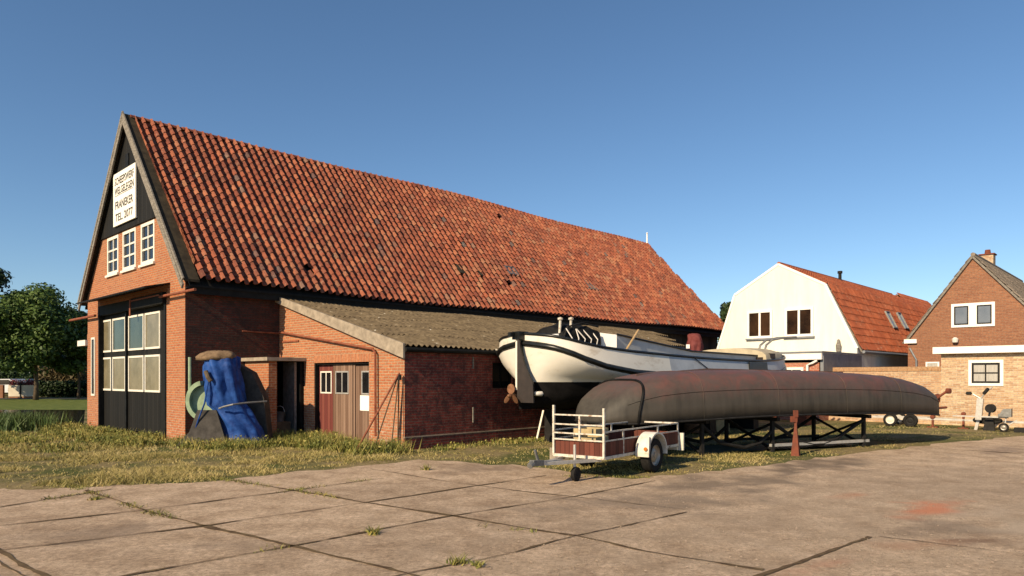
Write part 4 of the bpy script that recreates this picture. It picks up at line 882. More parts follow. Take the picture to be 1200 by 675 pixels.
for x, z in ((.50, 2.86), (.85, 2.88)):
    b_ = MB(); b_.tube([(x, -.72, 2.35), (x+.04, -.72, z)], .03, 8); b_.lathe((x+.04, -.72, z), (0,0,1), [(.03,0),(.06,.02),(.06,.06),(0,.08)], 10); b_.build('vent_post', M['creamrail'], boat)
b_ = MB(); b_.tube([(2.15, -1.3, 2.22), (3.0, -1.0, 2.74)], .028, 8); b_.build('boat_hook', M['woodpole'], boat)
b_ = MB(); b_.tube([(4.6, -1.50, 2.10), (5.4, -1.56, 1.72), (5.9, -1.57, 1.5)], .012, 5); b_.build('hanging_line', M['black'], boat)
# stern gear
b_ = MB(); b_.box((-.10, -.05, 1.30), (.02, .05, 2.5)); b_.build('stern_post', M['darkgreen'], boat)
b_ = MB(); b_.box((-.115, -.0, 1.30), (-.102, .055, 2.42)); b_.build('post_edge', M['white'], boat)
b_ = MB(); rd_ = Vector((.28, -.92, 0)).normalized()
poly = [(0, 2.46), (.06, 2.42), (.09, 2.2), (.19, 1.85), (.40, 1.45), (.42, 1.02), (.0, 1.02)]
b_.prism([Vector((-.11, -.04, z))+rd_*u for u, z in poly], Vector((-.05, -.01, 0))); b_.build('rudder', M['rudderbrown'], boat)
b_ = MB(); b_.box((-.16, -.12, 2.44), (.12, .12, 2.62)); b_.box((-.30, .02, 2.50), (-.05, .10, 2.60)); b_.build('rudder_head', M['boatblack'], boat)
b_ = MB(); b_.prism([(-.02, -.04, .86), (-.02, -.04, 1.35), (.9, -.04, 1.35), (1.2, -.04, .86)], (0, .08, 0)); b_.build('skeg', M['antifoul'], boat)
pr_ = MB(); hubc = Vector((-.22, .08, 1.17)); pr_.lathe(hubc, (-1, 0, 0), [(.0,-.1),(.05,-.1),(.05,.06),(.03,.1),(0,.11)], 12)
for a0_ in (90, 210, 330):
    cu_ = []
    for f_ in range(13):
        a = f_/12*2*math.pi; rr = .155+.115*math.cos(a); ww = .085*math.sin(a); aa = R(a0_)
        ca, sa = math.cos(aa), math.sin(aa); cu_.append(hubc+Vector((ww*.45, ca*rr-sa*ww, sa*rr+ca*ww)))
    pr_.prism(cu_[:-1], Vector((-.012, 0, 0)))
pr_.tube([hubc, Vector((.4, .0, 1.17))], .025, 8); pr_.build('propeller', M['bronze'], boat)
b_ = MB(); b_.lathe((.15, -.42, 1.22), (.8,-.5,0), [(0,-.12),(.05,-.08),(.055,.08),(0,.12)], 12); b_.build('anode', M['paleplastic'], boat, smooth=True)
# cradle blocks and props
for x in (1.6, 4.2, 6.8, 9.2):
    b_ = MB(); b_.box((x-.15, -.7, 0), (x+.15, .7, .8)); b_.build('timber_block', M['black'], None).matrix_world = boat.matrix_basis
blocks = [o_ for o_ in sc.collection.objects if o_.name.startswith('timber_block')]
for o_, w_ in zip(blocks, ('sternmost', 'second', 'third', 'bow end')): tag(o_, 'dark timber block under the white barge, %s of four' % w_, 'block', 'timber blocks under the white barge'); o_.matrix_basis = Matrix.Translation((.2, 16.0, 0)) @ Matrix.Rotation(bang, 4, 'Z')

# maroon covered bundle by the barn wall, standing on the coach roof
c = at(812, 415, 22.5)
mb_ = MB(); loft(mb_, interp([(0,0,0,.20,.2),(.25,.02,0,.24,.22),(.45,.05,0,.20,.18),(.62,.02,0,.16,.13),(.65,0,0,.10,.08)], 16), 28, fold=.08, crease=.25, seed=5)
o = mb_.build('canvas_bundle', M['maroon'], smooth=True); c_b = Matrix.Translation((.2,16,0)) @ Matrix.Rotation(bang,4,'Z') @ Vector((7.45, .35, 2.25))
o.location = c_b; tag(o, 'maroon canvas bundle standing on deck behind the barge coach roof', 'bundle')
mb_ = MB(); mb_.box((-.05,-.05,.2),(.05,.0,.32)); mb_.build('tag', M['paper'], o).location = (-.22, -.1, 0)

# white ladder leaning under the barge
lb_ = G(629, 516); ld = thing('ladder', 'white wooden ladder leaning against the barge hull', 'ladder', lb_, 0)
lA = [Vector((0, 0, 0)), at(637, 481, lb_.y+.22)-lb_]; lB = [G(642, 514)-lb_, at(652, 480, lb_.y+.40)-lb_]
for q in (lA, lB): b_ = MB(); b_.beam(q[0], q[1], .05, .035); b_.build('rail', M['white'], ld)
for k_ in (1, 2, 3): f_ = k_/4; b_ = MB(); b_.tube([lA[0].lerp(lA[1], f_), lB[0].lerp(lB[1], f_)], .012, 6); b_.build('rung', M['hedgewood'], ld)

# ================================================================== UPTURNED HULL
ua = Vector((.918, .397, 0)).normalized(); uang = math.atan2(ua.y, ua.x)
uh = thing('upturned_hull', 'long grey upside-down steel hull with worn red primer on trestles', 'boat', (1.45, 14.05, 0), uang)
UL = 10.0; UX = [0, .06, .25, .6, 1.1, 1.8, 3, 5, 7, 8.2, 9.0, 9.6, 9.9, 10.0]
UW = [.10, .50, .78, .95, 1.05, 1.10, 1.12, 1.12, 1.08, .98, .82, .58, .36, .22]
UT = [.80, .95, 1.18, 1.42, 1.60, 1.70, 1.74, 1.73, 1.68, 1.58, 1.42, 1.22, 1.02, .90]
UB = [.70, .70, .70, .70, .72, .74, .78, .80, .78, .74, .70, .66, .65, .65]
hm = MB(); xs2 = [0, .03, .06, .12, .2, .3, .45, .6, .8, 1.1, 1.4, 1.8]+[2.3+.5*i for i in range(12)]+[8.2, 8.6, 9.0, 9.3, 9.6, 9.8, 9.92, 10.0]; nn = 34
vs = []
for x in xs2:
    w_ = cr_(UX, UW, x); t_ = cr_(UX, UT, x); b_z = cr_(UX, UB, x)
    for j in range(nn+1):
        a = math.pi*j/nn; ca, sa = math.cos(a), math.sin(a); ex = .46
        vs.append((x, w_*math.copysign(abs(ca)**ex, ca), b_z+(t_-b_z)*abs(sa)**.52))
fs = [(i*(nn+1)+j, i*(nn+1)+j+1, (i+1)*(nn+1)+j+1, (i+1)*(nn+1)+j) for i in range(len(xs2)-1) for j in range(nn)]
fs += [tuple(range(nn+1)), tuple((len(xs2)-1)*(nn+1)+j for j in range(nn+1))]
hm.raw(vs, fs); ho = hm.build('hull', M['hull'], uh, auto=45)
md = ho.modifiers.new('thick', 'SOLIDIFY'); md.thickness = .03; md.offset = -1
gn = MB()
for sgn in (1, -1): gn.tube([(x, sgn*(cr_(UX, UW, x)+.0), cr_(UX, UB, x)) for x in xs2], .022, 6)
gn.build('gunwale', M['black'], uh)
kl = MB(); kl.beam((1.2, 0, 1.63), (3, 0, 1.755), .05, .05); kl.beam((3, 0, 1.755), (7, 0, 1.695), .05, .05); kl.build('keel_strip', M['hull'], uh)
sp_ = MB(); ring = []
for j in range(nn+1):
    a = math.pi*j/nn; ca, sa = math.cos(a), math.sin(a); x = .62-.25*(abs(ca)**.62)*(1 if ca < 0 else 1)*0+.25*abs(sa); w_ = cr_(UX, UW, x)+.012; t_ = cr_(UX, UT, x)+.012
    ring.append((x, w_*math.copysign(abs(ca)**.46, ca), .70+(t_-.70)*abs(sa)**.52))
sp_.tube(ring, .026, 6); sp_.build('strap', M['glassy_tarp'], uh, smooth=True)
def hull_pt(x, a, off=.004):
    w_ = cr_(UX, UW, x)+off; t_ = cr_(UX, UT, x)+off; bz = cr_(UX, UB, x)
    return Vector((x, w_*math.copysign(abs(math.cos(a))**.46, math.cos(a)), bz+(t_-bz)*abs(math.sin(a))**.52))
for x in (2.05, 3.95, 5.9, 7.7):
    sm_ = MB(); sm_.tube([hull_pt(x, math.pi*j/40) for j in range(41)], .007, 5); sm_.build('weld_seam', M['hull'], uh, smooth=True)
sm_ = MB(); sm_.tube([Vector((x, -hull_pt(x, .36).y, hull_pt(x, .36).z)) for x in xs2[6:]], .010, 5); sm_.build('chine_seam', M['hull'], uh, smooth=True)
# stern fittings at the far tip
sf = MB(); sf.tube([(9.9, -.05, .95), (10.28, -.05, 1.0)], .035, 8); sf.lathe((10.28,-.05,1.05), (0,0,1), [(0,-.12),(.06,-.1),(.06,.1),(0,.12)], 10); sf.tube([(9.95, -.2, .8), (10.4, -.2, .82)], .03, 8)
sf.tube([(10.15, -.05, 1.0), (10.25, -.3, 1.22)], .03, 8); sf.lathe((10.28,-.34,1.24), (0,1,0), [(0,-.05),(.07,-.04),(.07,.04),(0,.05)], 10); sf.build('stern_fitting', M['redjack'], uh)
# steel trestle frame
tr = thing('steel_trestle', 'dark steel trestle frame carrying the upturned hull', 'trestle', (1.45, 14.05, 0), uang)
for x in (2.3, 4.15, 6.85):
    for y in (-.72, .72):
        b_ = MB(); b_.beam((x, y, 0), (x, y, .66), .07, .07, up=(1,0,0)); b_.build('leg', M['black'], tr)
    b_ = MB(); b_.beam((x, -.9, .70), (x, .9, .70), .08, .08); b_.build('cross_beam', M['black'], tr)
    b_ = MB(); b_.tube([(x+.03, -.72, .62), (x+.03, .72, .06)], .03, 6); b_.tube([(x-.03, .72, .62), (x-.03, -.72, .06)], .03, 6); b_.build('cross_brace', M['black'], tr)
for y in (-.72, .72):
    b_ = MB(); b_.beam((4.1, y, .14), (7.0, y, .14), .07, .06); b_.build('base_rail', M['galv'] if y < 0 else M['black'], tr)
    b_ = MB(); b_.tube([(6.85, y, .62), (6.0, y, .22), (5.6, y, .12), (5.3, y, .12), (4.9, y, .2), (4.15, y, .62)], .04, 8); b_.build('side_brace', M['black'], tr)
    b_ = MB(); b_.tube([(2.3, y, .62), (2.75, y, .25), (3.4, y, .12), (3.8, y, .2), (4.15, y, .45)], .04, 8); b_.build('side_brace', M['black'], tr)
jk = thing('boat_stand', 'rusty red cone shaped prop standing under the upturned hull edge', 'boat stand', G(932.5, 534), .2)
b_ = MB(); b_.lathe((0,0,0), (0,0,1), [(0,0),(.115,0),(.11,.02),(.035,.58),(.035,.72),(0,.72)], 4); b_.build('cone', M['redjack'], jk)
b_ = MB(); b_.box((-.10,-.03,.68),(.02,.04,.80)); b_.box((-.04,-.04,.78),(.03,.03,.92)); b_.build('bracket', M['redjack'], jk)
gt_ = MB(); n = 16; vs = []
for i in range(n+1):
    for j in range(9): x = i/n*4.2; y = -.62+j/8*1.2; vs.append((x, y, .03+.05*abs(noise.noise(Vector((x*1.5, y*2, 1))))))
gt_.raw(vs, [(i*9+j, i*9+j+1, (i+1)*9+j+1, (i+1)*9+j) for i in range(n) for j in range(8)])
o = gt_.build('ground_tarp', M['greytarp'], smooth=True); o.location = Vector((1.45, 14.05, 0))+ua*2.6; o.rotation_euler.z = uang; tag(o, 'faded green sheet lying on grass under the upturned hull', 'tarpaulin')

# ================================================================== BOX TRAILER
td = Vector((.60, .80, 0)).normalized(); tang = math.atan2(td.y, td.x)
t0 = at(708, 539, 10.85); TW, TLN = .92, 2.75
tl = thing('box_trailer', 'small white railed car trailer with red panels by the upturned hull', 'trailer', (t0.x, t0.y, 0), tang)   # x backwards, y to the far side
zb, zm, zt, zh = .34, .60, .74, 1.08
f_ = MB()
for (a, b) in (((0,0,zb),(TLN,0,zb)),((0,TW,zb),(TLN,TW,zb)),((0,0,zb),(0,TW,zb)),((TLN,0,zb),(TLN,TW,zb))): f_.beam(a, b, .04, .045)
f_.build('chassis', M['creamrail'], tl)
f_ = MB(); f_.box((.03, .03, zb+.02), (TLN-.03, TW-.03, zb+.05)); f_.build('floor_board', M['hedgewood'], tl)
for a, b in (((.015, .02, zb+.024), (.03, TW-.02, zm-.02)), ((.03, -.005, zb+.024), (TLN, .015, zm-.02)), ((.03, TW-.015, zb+.024), (TLN, TW+.005, zm-.02)), ((TLN-.02, .02, zb+.024), (TLN-.005, TW-.02, zm-.02))):
    f_ = MB(); f_.box(a, b); f_.build('side_panel', M['trailerred'], tl)
f_ = MB()
for y in (0, TW):
    f_.beam((0, y, zm), (TLN, y, zm), .02, .02); f_.beam((0, y, zt), (TLN, y, zt), .02, .022)
    for x in (.62, 1.9, TLN): f_.beam((x, y, zb), (x, y, zt), .022, .022, up=(1,0,0))
f_.beam((TLN, 0, zt), (TLN, TW, zt), .028, .028); f_.build('side_rail', M['creamrail'], tl)
f_ = MB()
for y in (0, TW): f_.beam((-.01, y, zb), (-.01, y, zh+.06 if y else zh+.03), .034, .034, up=(1,0,0))
for z in (zm, zm+.10, .84, .99): f_.beam((-.01, 0, z), (-.01, TW, z), .022, .022)
f_.beam((-.01, TW*.47, zm), (-.01, TW*.47, zh-.09), .03, .03, up=(1,0,0)); f_.build('front_rack', M['creamrail'], tl)
f_ = MB(); f_.beam((.1, .12, zb-.04), (-.95, TW*.5, zb-.02), .05, .05); f_.beam((.1, TW-.12, zb-.04), (-.95, TW*.5, zb-.02), .05, .05); f_.beam((-.5, TW*.5, zb-.02), (-1.05, TW*.5, zb), .055, .055); f_.build('drawbar', M['galv'], tl)
f_ = MB(); f_.beam((-1.02, TW*.5, zb), (-1.28, TW*.5, zb+.02), .08, .08); f_.tube([(-1.25, TW*.5, zb+.02), (-1.33, TW*.5, zb-.02)], .045, 10); f_.beam((-1.12, TW*.5, zb+.04), (-1.2, TW*.5, zb+.2), .03, .03); f_.build('coupling', M['steel'], tl)
f_ = MB(); f_.tube([(-.34, TW*.5-.14, .12), (-.34, TW*.5-.14, .56)], .022, 8); f_.build('jockey_post', M['galv'], tl)
jw = MB(); jw.lathe((-.34, TW*.5-.16, .115), (0,1,0), [(0,-.04),(.07,-.04),(.105,-.03),(.11,0),(.105,.03),(.07,.04),(0,.04)], 20); jw.build('jockey_wheel', M['tyre'], tl, auto=40)
def wheel(parent, c, r, w, hub=M['rimgrey']):
    t_ = MB(); t_.lathe(c, (0,1,0), [(r*.62,-w*.45),(r*.9,-w*.5),(r*.985,-w*.38),(r,-w*.2),(r,w*.2),(r*.985,w*.38),(r*.9,w*.5),(r*.62,w*.45)], 36); o_ = t_.build('wheel', M['tyre'], parent, auto=40)
    t_ = MB(); t_.lathe(c, (0,-1,0), [(r*.64,w*.40),(r*.60,w*.44),(r*.56,w*.30),(r*.42,w*.22),(r*.30,w*.34),(r*.18,w*.34),(r*.16,w*.42),(0,w*.42)], 30); t_.lathe(c, (0,1,0), [(r*.64,w*.40),(r*.5,w*.2),(0,w*.2)], 24)
    t_.build('rim', hub, o_, auto=35)
    return o_
WX = 1.32; wr_ = .285
for y, s_ in ((-.16, -1), (TW+.16, 1)):
    wheel(tl, (WX, y, wr_), wr_, .17)
    fd = MB(); poly = []; n = 16
    for i in range(n+1):
        a = R(188-196*i/n); poly.append((WX+.36*math.cos(a), wr_+.05+.34*math.sin(a)))
    for i in range(n):
        a, b = poly[i], poly[i+1]; ai = ((a[0]-WX)*.93+WX, (a[1]-wr_-.05)*.92+wr_+.05); bi = ((b[0]-WX)*.93+WX, (b[1]-wr_-.05)*.92+wr_+.05)
        y0, y1 = y-.12, y+.12
        fd.raw([(a[0],y0,a[1]),(b[0],y0,b[1]),(b[0],y1,b[1]),(a[0],y1,a[1]),(ai[0],y0,ai[1]),(bi[0],y0,bi[1]),(bi[0],y1,bi[1]),(ai[0],y1,ai[1])], [(0,1,2,3),(4,7,6,5),(0,4,5,1),(3,2,6,7),(0,3,7,4),(1,5,6,2)])
    fd.raw([(WX-.36, y-.12, .30), (WX-.34, y-.12, .62), (WX-.26, y-.12, .60), (WX-.33, y-.12, .30), (WX-.36, y+.12, .30), (WX-.34, y+.12, .45), (WX-.30, y+.12, .45), (WX-.33, y+.12, .30)], [(0,1,2,3),(0,3,7,4)])
    fdo = fd.build('mudguard', M['fender'], tl)
    b_ = MB(); b_.lathe((WX-.37, y-.07, .42), (-1,0,0), [(.032,0),(.03,.012),(0,.015)], 14); b_.build('reflector', M['orangelens'], fdo)
f_ = MB(); f_.tube([(WX, -.1, wr_), (WX, TW+.1, wr_)], .03, 8); f_.build('axle', M['black'], tl)
f_ = MB(); f_.box((TLN+.02, -.10, zb-.10), (TLN+.06, .22, zb+.22)); f_.build('light_board', M['fender'], tl)
f_ = MB(); f_.box((TLN+.061, -.06, zb), (TLN+.075, .08, zb+.1)); f_.build('tail_light', M['redlens'], tl)
# odds in the trailer, brick block beside it
o = MB(); o.box((0,0,0),(.28,.20,.30)); b_ = o.build('concrete_block', M['concrete_old']); b_.location = G(651, 545); b_.location.z = 0; b_.rotation_euler.z = .5; tag(b_, 'worn concrete block on grass behind the trailer rack', 'block')
bx2 = thing('wooden_crate', 'pale wooden crate in the trailer behind its front rack', 'crate', Vector((t0.x,t0.y,0))+td*.35+Vector((-td.y,td.x,0))*.35+Vector((0,0,zb+.052)), tang)
for z in (0, .13, .26):
    o = MB(); o.box((0,0,z),(.012,.42,z+.10)); o.box((.4,0,z),(.412,.42,z+.10)); o.box((.012,0,z),(.4,.012,z+.1)); o.box((.012,.408,z),(.4,.42,z+.1)); o.build('slat', M['cardwood'], bx2)

# ================================================================== THINGS UNDER AND BEHIND THE HULLS
gc = thing('garden_chair', 'dark garden chair on the grass beyond the trestle', 'chair', G(864, 499), .3)
for a, b in ((-.2,-.2),(.2,-.2),(-.2,.2),(.2,.2)):
    o = MB(); o.tube([(a*1.15, b*1.15, 0), (a, b, .44)], .018, 6); o.build('leg', M['black'], gc)
o = MB(); o.box((-.23,-.22,.44),(.23,.22,.47)); o.build('seat', M['hedgewood'], gc)
o = MB()
for z in (.58,.68,.78): o.box((-.22,.2,z),(.22,.225,z+.06))
o.tube([(-.21,.22,.44),(-.21,.24,.86)], .015, 6); o.tube([(.21,.22,.44),(.21,.24,.86)], .015, 6); o.build('backrest', M['hedgewood'], gc)
pts_ = []
for i in range(60): a = i*.52; rr = .20+.07*math.sin(i*.9); pts_.append((rr*1.3*math.cos(a), .04*math.sin(i*.37), .62+rr*.9*math.sin(a)))
o = MB(); o.tube(pts_, .016, 6); hs = o.build('hose_coil', M['hose'], smooth=True); hs.location = G(880, 500); tag(hs, 'tangled pale hose coil hung on stake beyond the trestle', 'hose')
o = MB(); o.tube([(0,0,0),(0,.02,.85)], .02, 6); o.build('stake', M['black'], hs).location = (0, .08, 0)
cb_ = thing('red_cabinet', 'small red brown box standing near the annex downpipe', 'box', G(941, 498), ANG)
o = MB(); o.box((-.2,-.2,.0),(.2,.2,.5)); o.build('body', M['redjack'], cb_); o = MB(); o.box((-.23,-.23,.502),(.23,.23,.54)); o.build('lid', M['maroon'], cb_)
pts_ = [((.26+.02*math.sin(i))*math.cos(i*.5), (.26+.02*math.sin(i))*math.sin(i*.5), .03+i*.0028) for i in range(90)]
o = MB(); o.tube(pts_, .022, 6); rc = o.build('rope_coil', M['rope'], smooth=True); rc.location = G(812, 508); rc.location.z = .0; tag(rc, 'coil of brown rope lying on grass behind the trailer', 'rope')
o = MB(); o.box((-.22,-.03,0),(.22,.03,.62)); bd = o.build('wooden_board', M['cardwood']); bd.location = G(847, 506); bd.location.z = 0; bd.rotation_euler = (R(-8), 0, .3); tag(bd, 'pale upright board leaning beyond the trestle legs', 'board')
bd.location.z = .004
# boat trailer by the yellow wall
bt = thing('boat_trailer', 'low boat trailer with winch post parked along the yellow brick wall', 'trailer', G(1046, 499), math.atan2(-.693, .72)+.03)
o = MB(); o.beam((-.6, 0, .28), (3.7, 0, .26), .06, .06); o.beam((-.6, .5, .28), (.9, .5, .28), .05, .05); o.beam((.9, .5, .28), (1.9, 0.02, .28), .05, .05); o.beam((-.6, 0, .28), (-.6, .5, .28), .05, .05); o.build('frame', M['galv'], bt)
for y in (-.25, .8):
    for x in (0., .58) if y < 0 else (0.,): wheel(bt, (x, y, .21), .21, .14, M['fender'] if x == 0 else M['black'])
o = MB(); o.tube([(0, -.2, .24), (0, .75, .24)], .025, 8); o.build('axle', M['galv'], bt)
o = MB(); o.beam((1.15, 0, 0), (1.15, 0, .34), .06, .06, up=(1,0,0)); o.box((1.0,-.1,0),(1.3,.1,.03)); o.lathe((1.15,0,.34), (0,1,0), [(0,-.06),(.07,-.05),(.07,.05),(0,.06)], 12); o.build('bow_support', M['redjack'], bt)
o = MB(); o.beam((1.98, 0, 0), (1.98, 0, .45), .06, .06, up=(1,0,0)); o.box((1.84,-.1,0),(2.12,.1,.03)); o.lathe((1.98,0,.46), (0,1,0), [(0,-.06),(.06,-.05),(.06,.05),(0,.06)], 12); o.build('bow_support', M['redjack'], bt)
o = MB(); pts_ = [(2.62+.34*math.cos(a), -.12, .29+.07*math.sin(a)) for a in [2*math.pi*i/24 for i in range(24)]]; o.tube(pts_, .045, 8, closed=True); o.prism([(p[0], -.13, p[2]) for p in pts_], (0, .05, 0)); o.build('rubber_pad', M['tyre'], bt)
wp = thing('winch_stand', 'upright pale winch post with forked bow rest before the brick wall', 'winch', G(1149, 504), ANG-math.pi/2)
o = MB(); o.beam((-.05,0,.3), (.0,0,.95), .13, .16, up=(1,0,0)); o.beam((-.12,0,.0),(-.05,0,.32), .08,.08, up=(1,0,0)); o.build('post', M['galv'], wp)
o = MB(); o.tube([(0,0,.95),(-.2,0,1.08)], .025, 8); o.tube([(0,0,.93),(.12,0,1.12),(.3,0,1.3)], .02, 8); o.build('fork', M['galv'], wp)
o = MB(); o.lathe((-.3,0,1.1), (1,0,0), [(0,-.09),(.05,-.06),(.05,.06),(0,.09)], 12); o.lathe((.14,0,1.17), (.6,0,.8), [(0,-.12),(.05,-.1),(.05,.1),(0,.12)], 12); o.build('rubber_roller', M['black'], wp)
ws = thing('winch_drum', 'black winch drum on dark tapered stand beside the winch post', 'winch', G(1159, 504.5), ANG-math.pi/2)
o = MB(); o.prism([(-.14,-.1,0),(.16,-.1,0),(.10,-.06,.42),(-.07,-.06,.42)], (0,.16,0)); o.build('stand', M['black'], ws)
o = MB(); o.lathe((.04,0,.66), (.2,1,0), [(0,-.07),(.13,-.07),(.13,-.05),(.06,-.04),(.06,.04),(.13,.05),(.13,.07),(0,.07)], 18); o.beam((0,0,.42),(.03,0,.6), .05,.05, up=(1,0,0)); o.build('drum', M['black'], ws, auto=40)
bw_ = thing('hand_trolley', 'small pale trolley with one wheel at the brick wall', 'trolley', G(1177, 506), ANG-math.pi/2)
wheel(bw_, (0, -.1, .13), .13, .07, M['rimgrey'])
o = MB(); o.beam((-1.3,0,.42),(.1,0,.42), .04,.04); o.beam((0,0,.12),(.05,0,.45), .03,.03, up=(1,0,0)); o.beam((0,0,.13),(.3,0,.35), .03,.03); o.build('frame', M['galv'], bw_)
o = MB(); o.box((-.14,-.12,.44),(.18,.12,.52)); o.prism([(-.10,-.12,.52),(.18,-.12,.52),(.18,-.12,.68),(-.02,-.12,.66)], (0,.24,0)); o.build('hopper', M['steel'], bw_)
o = MB(); o.box((.24,-.1,.0),(.50,.1,.14)); o.build('battery_box', M['black'], bw_)

# ================================================================== VEGETATION
def quads(cent, size, nrm, name, mat, parent=None, aspect=1.6):
    """many leaf faces in one mesh"""
    n = len(cent); a = rng.normal(size=(n, 3)); nrm = nrm/np.linalg.norm(nrm, axis=1)[:, None]
    u = np.cross(nrm, a); u /= np.linalg.norm(u, axis=1)[:, None]; v = np.cross(nrm, u); s = size[:, None]
    V = np.stack([cent-u*s*aspect*.5, cent+v*s*.5, cent+u*s*aspect*.5, cent-v*s*.5], 1).reshape(-1, 3)
    me = bpy.data.meshes.new(name); me.vertices.add(4*n); me.vertices.foreach_set('co', V.ravel().astype('f')); me.loops.add(4*n)
    me.loops.foreach_set('vertex_index', np.arange(4*n, dtype='i')); me.polygons.add(n); me.polygons.foreach_set('loop_start', np.arange(0, 4*n, 4, dtype='i'))
    me.materials.append(mat); l = me.uv_layers.new(name='UVMap'); uv = np.repeat(rng.random((n, 2)), 4, 0).astype('f'); l.data.foreach_set('uv', uv.ravel()); me.update(calc_edges=True)
    o = bpy.data.objects.new(name, me); sc.collection.objects.link(o); o.parent = parent; return o
def tree(name, label, loc, h, cr_w, cr_z0, nclump, nleaf, mat, seed, cat='tree', group='trees at the far end of the lawn', trunk_r=.14, leaf=.16):
    rg = random.Random(seed); t = thing(name, label, cat, loc, 0, group); th = cr_z0+(h-cr_z0)*.5
    tm = MB(); tm.tube([(0,0,-.05),(.03,.02,cr_z0*.5),(-.03,.03,cr_z0),(.05,0,th)], [trunk_r*1.35, trunk_r, trunk_r*.85, trunk_r*.35], 9)
    cl = []
    for i in range(nclump):
        a = rg.random()*6.283; f_ = rg.random(); z = cr_z0+(h-cr_z0)*(.08+.86*rg.random()); zz = (z-cr_z0)/(h-cr_z0)
        rad = cr_w/2*(math.sin(math.pi*min(1, .12+.82*zz)))**.55*math.sqrt(f_)*.95; cl.append((rad*math.cos(a), rad*math.sin(a), z, (.10+.09*rg.random())*cr_w))
        if i % 3 == 0: tm.tube([(0, 0, cr_z0*.8+(z-cr_z0)*.5), (cl[-1][0]*.5, cl[-1][1]*.5, z*.9+.1*cr_z0), cl[-1][:3]], [trunk_r*.35, trunk_r*.2, .015], 5)
    tm.build('trunk', M['bark'], t, smooth=True)
    C_ = []; N_ = []
    for (x, y, z, r) in cl:
        k_ = nleaf//nclump; d = rng.normal(size=(k_, 3)); d /= np.linalg.norm(d, axis=1)[:, None]; rr = r*rng.random((k_, 1))**.45*(1+.25*rng.random((k_, 1)))
        C_.append(np.array([x, y, z])+d*rr*np.array([1.15, 1.15, .75])); N_.append(d+rng.normal(size=(k_, 3))*.6+np.array([0, 0, .5]))
    C_ = np.concatenate(C_); N_ = np.concatenate(N_); quads(C_, leaf*(.6+.8*rng.random(len(C_))), N_, 'crown', mat, t); return t
def gp(px, Y): return Vector(((px-600)/F*Y, Y, 0))
tree('broadleaf_tree', 'round crowned broadleaf tree on the lawn, its trunk in full view', gp(42, 49), 7.9, 6.6, 1.9, 46, 17000, M['leaf'], 3, leaf=.15)
tree('broadleaf_tree', 'slender tree between the round tree and the barn corner', gp(92, 52), 6.2, 4.2, 2.0, 30, 8000, M['leaf'], 5, trunk_r=.09, leaf=.17)
tree('broadleaf_tree', 'tall dark tree cut by the left picture edge', gp(-28, 50), 9.2, 6.0, 1.8, 46, 20000, M['leaf2'], 8, leaf=.19)
for i, (px, Y, h, w_, lb) in enumerate(((-80,70,8,9,'dark garden tree far left of the cream low wall'),(5,78,8.2,9,'dark garden tree behind the parked cars'),(50,76,7.4,9,'dark garden tree right behind the round tree trunk'),(92,74,8.5,8,'dark garden tree behind the slender tree'),(135,80,8,9,'dark garden tree hidden mostly by the barn corner'),(-180,74,9,10,'dark garden tree outside the left edge'))):
    tree('garden_tree', lb, gp(px, Y), h, w_, .9, 40, 14000, M['leaf2'], 20+i, group='dark garden trees beyond the road', leaf=.3)
tree('garden_tree', 'small tree top peeping between barn roof and cream house', gp(862, 58), 8.0, 3.2, 2, 24, 5000, M['leaf2'], 33, group='dark garden trees beyond the road', leaf=.22)
def hedge(label, a, b, h, d, n, mat, name='hedge', cat='hedge', leaf=.14, group=None):
    a = Vector(a); b = Vector(b); t_ = rng.random(n); C_ = np.array(a)[None]+(np.array(b)-np.array(a))[None]*t_[:, None]; C_[:, 2] = rng.random(n)**.7*h*(1+.12*np.sin(t_*40)); C_[:, 1] += (rng.random(n)-.5)*d; C_[:, 0] += (rng.random(n)-.5)*d*.4
    o_ = quads(C_, leaf*(.6+.8*rng.random(n)), rng.normal(size=(n, 3))+np.array([0,-.3,.5]), name, mat); tag(o_, label, cat, group); return o_
hedge('dark clipped hedge right of the cream low wall beyond the path', gp(48, 57), gp(140, 57), 1.15, 1.0, 9000, M['leaf2'])
hedge('long dark hedge behind the cream low wall and cars', gp(-200, 66), gp(60, 66), 1.9, 1.5, 14000, M['leaf2'], leaf=.22)
hedge('brownish shrub row above the clipped hedge', gp(48, 62), gp(96, 62), 2.3, 1.5, 6000, M['shrub'], name='shrub_row', cat='shrubs', leaf=.16)
lwll = thing('low_wall', 'cream low garden wall beyond the lawn under pink flowers', 'wall', gp(25, 54), 0)
for (x0, x1) in ((-1.0, -.12), (.0, .98)):
    o = MB(); o.box((x0, 0, .12), (x1, .2, .98)); o.build('wall_panel', M['creamwall'], lwll)
o = MB(); o.box((-1.0,.02,0),(.98,.18,.118)); o.build('wall_base', M['brick_brown'], lwll); o = MB(); o.box((-.115,-.03,0),(-.005,.22,1.1)); o.build('wall_post', M['black'], lwll)
o = MB(); o.box((-3.2,0,0),(-1.55,.2,1.0)); o = o.build('brick_pier_wall', M['brick_brown']); o.location = gp(27, 54); tag(o, 'low orange brown brick wall at the left picture edge', 'wall')
hedge('pink flowering plants along the top of the cream low wall', gp(12, 54.6), gp(42, 54.6), 1.25, .5, 1800, M['flower'], name='flower_bed', cat='flowers', leaf=.1)
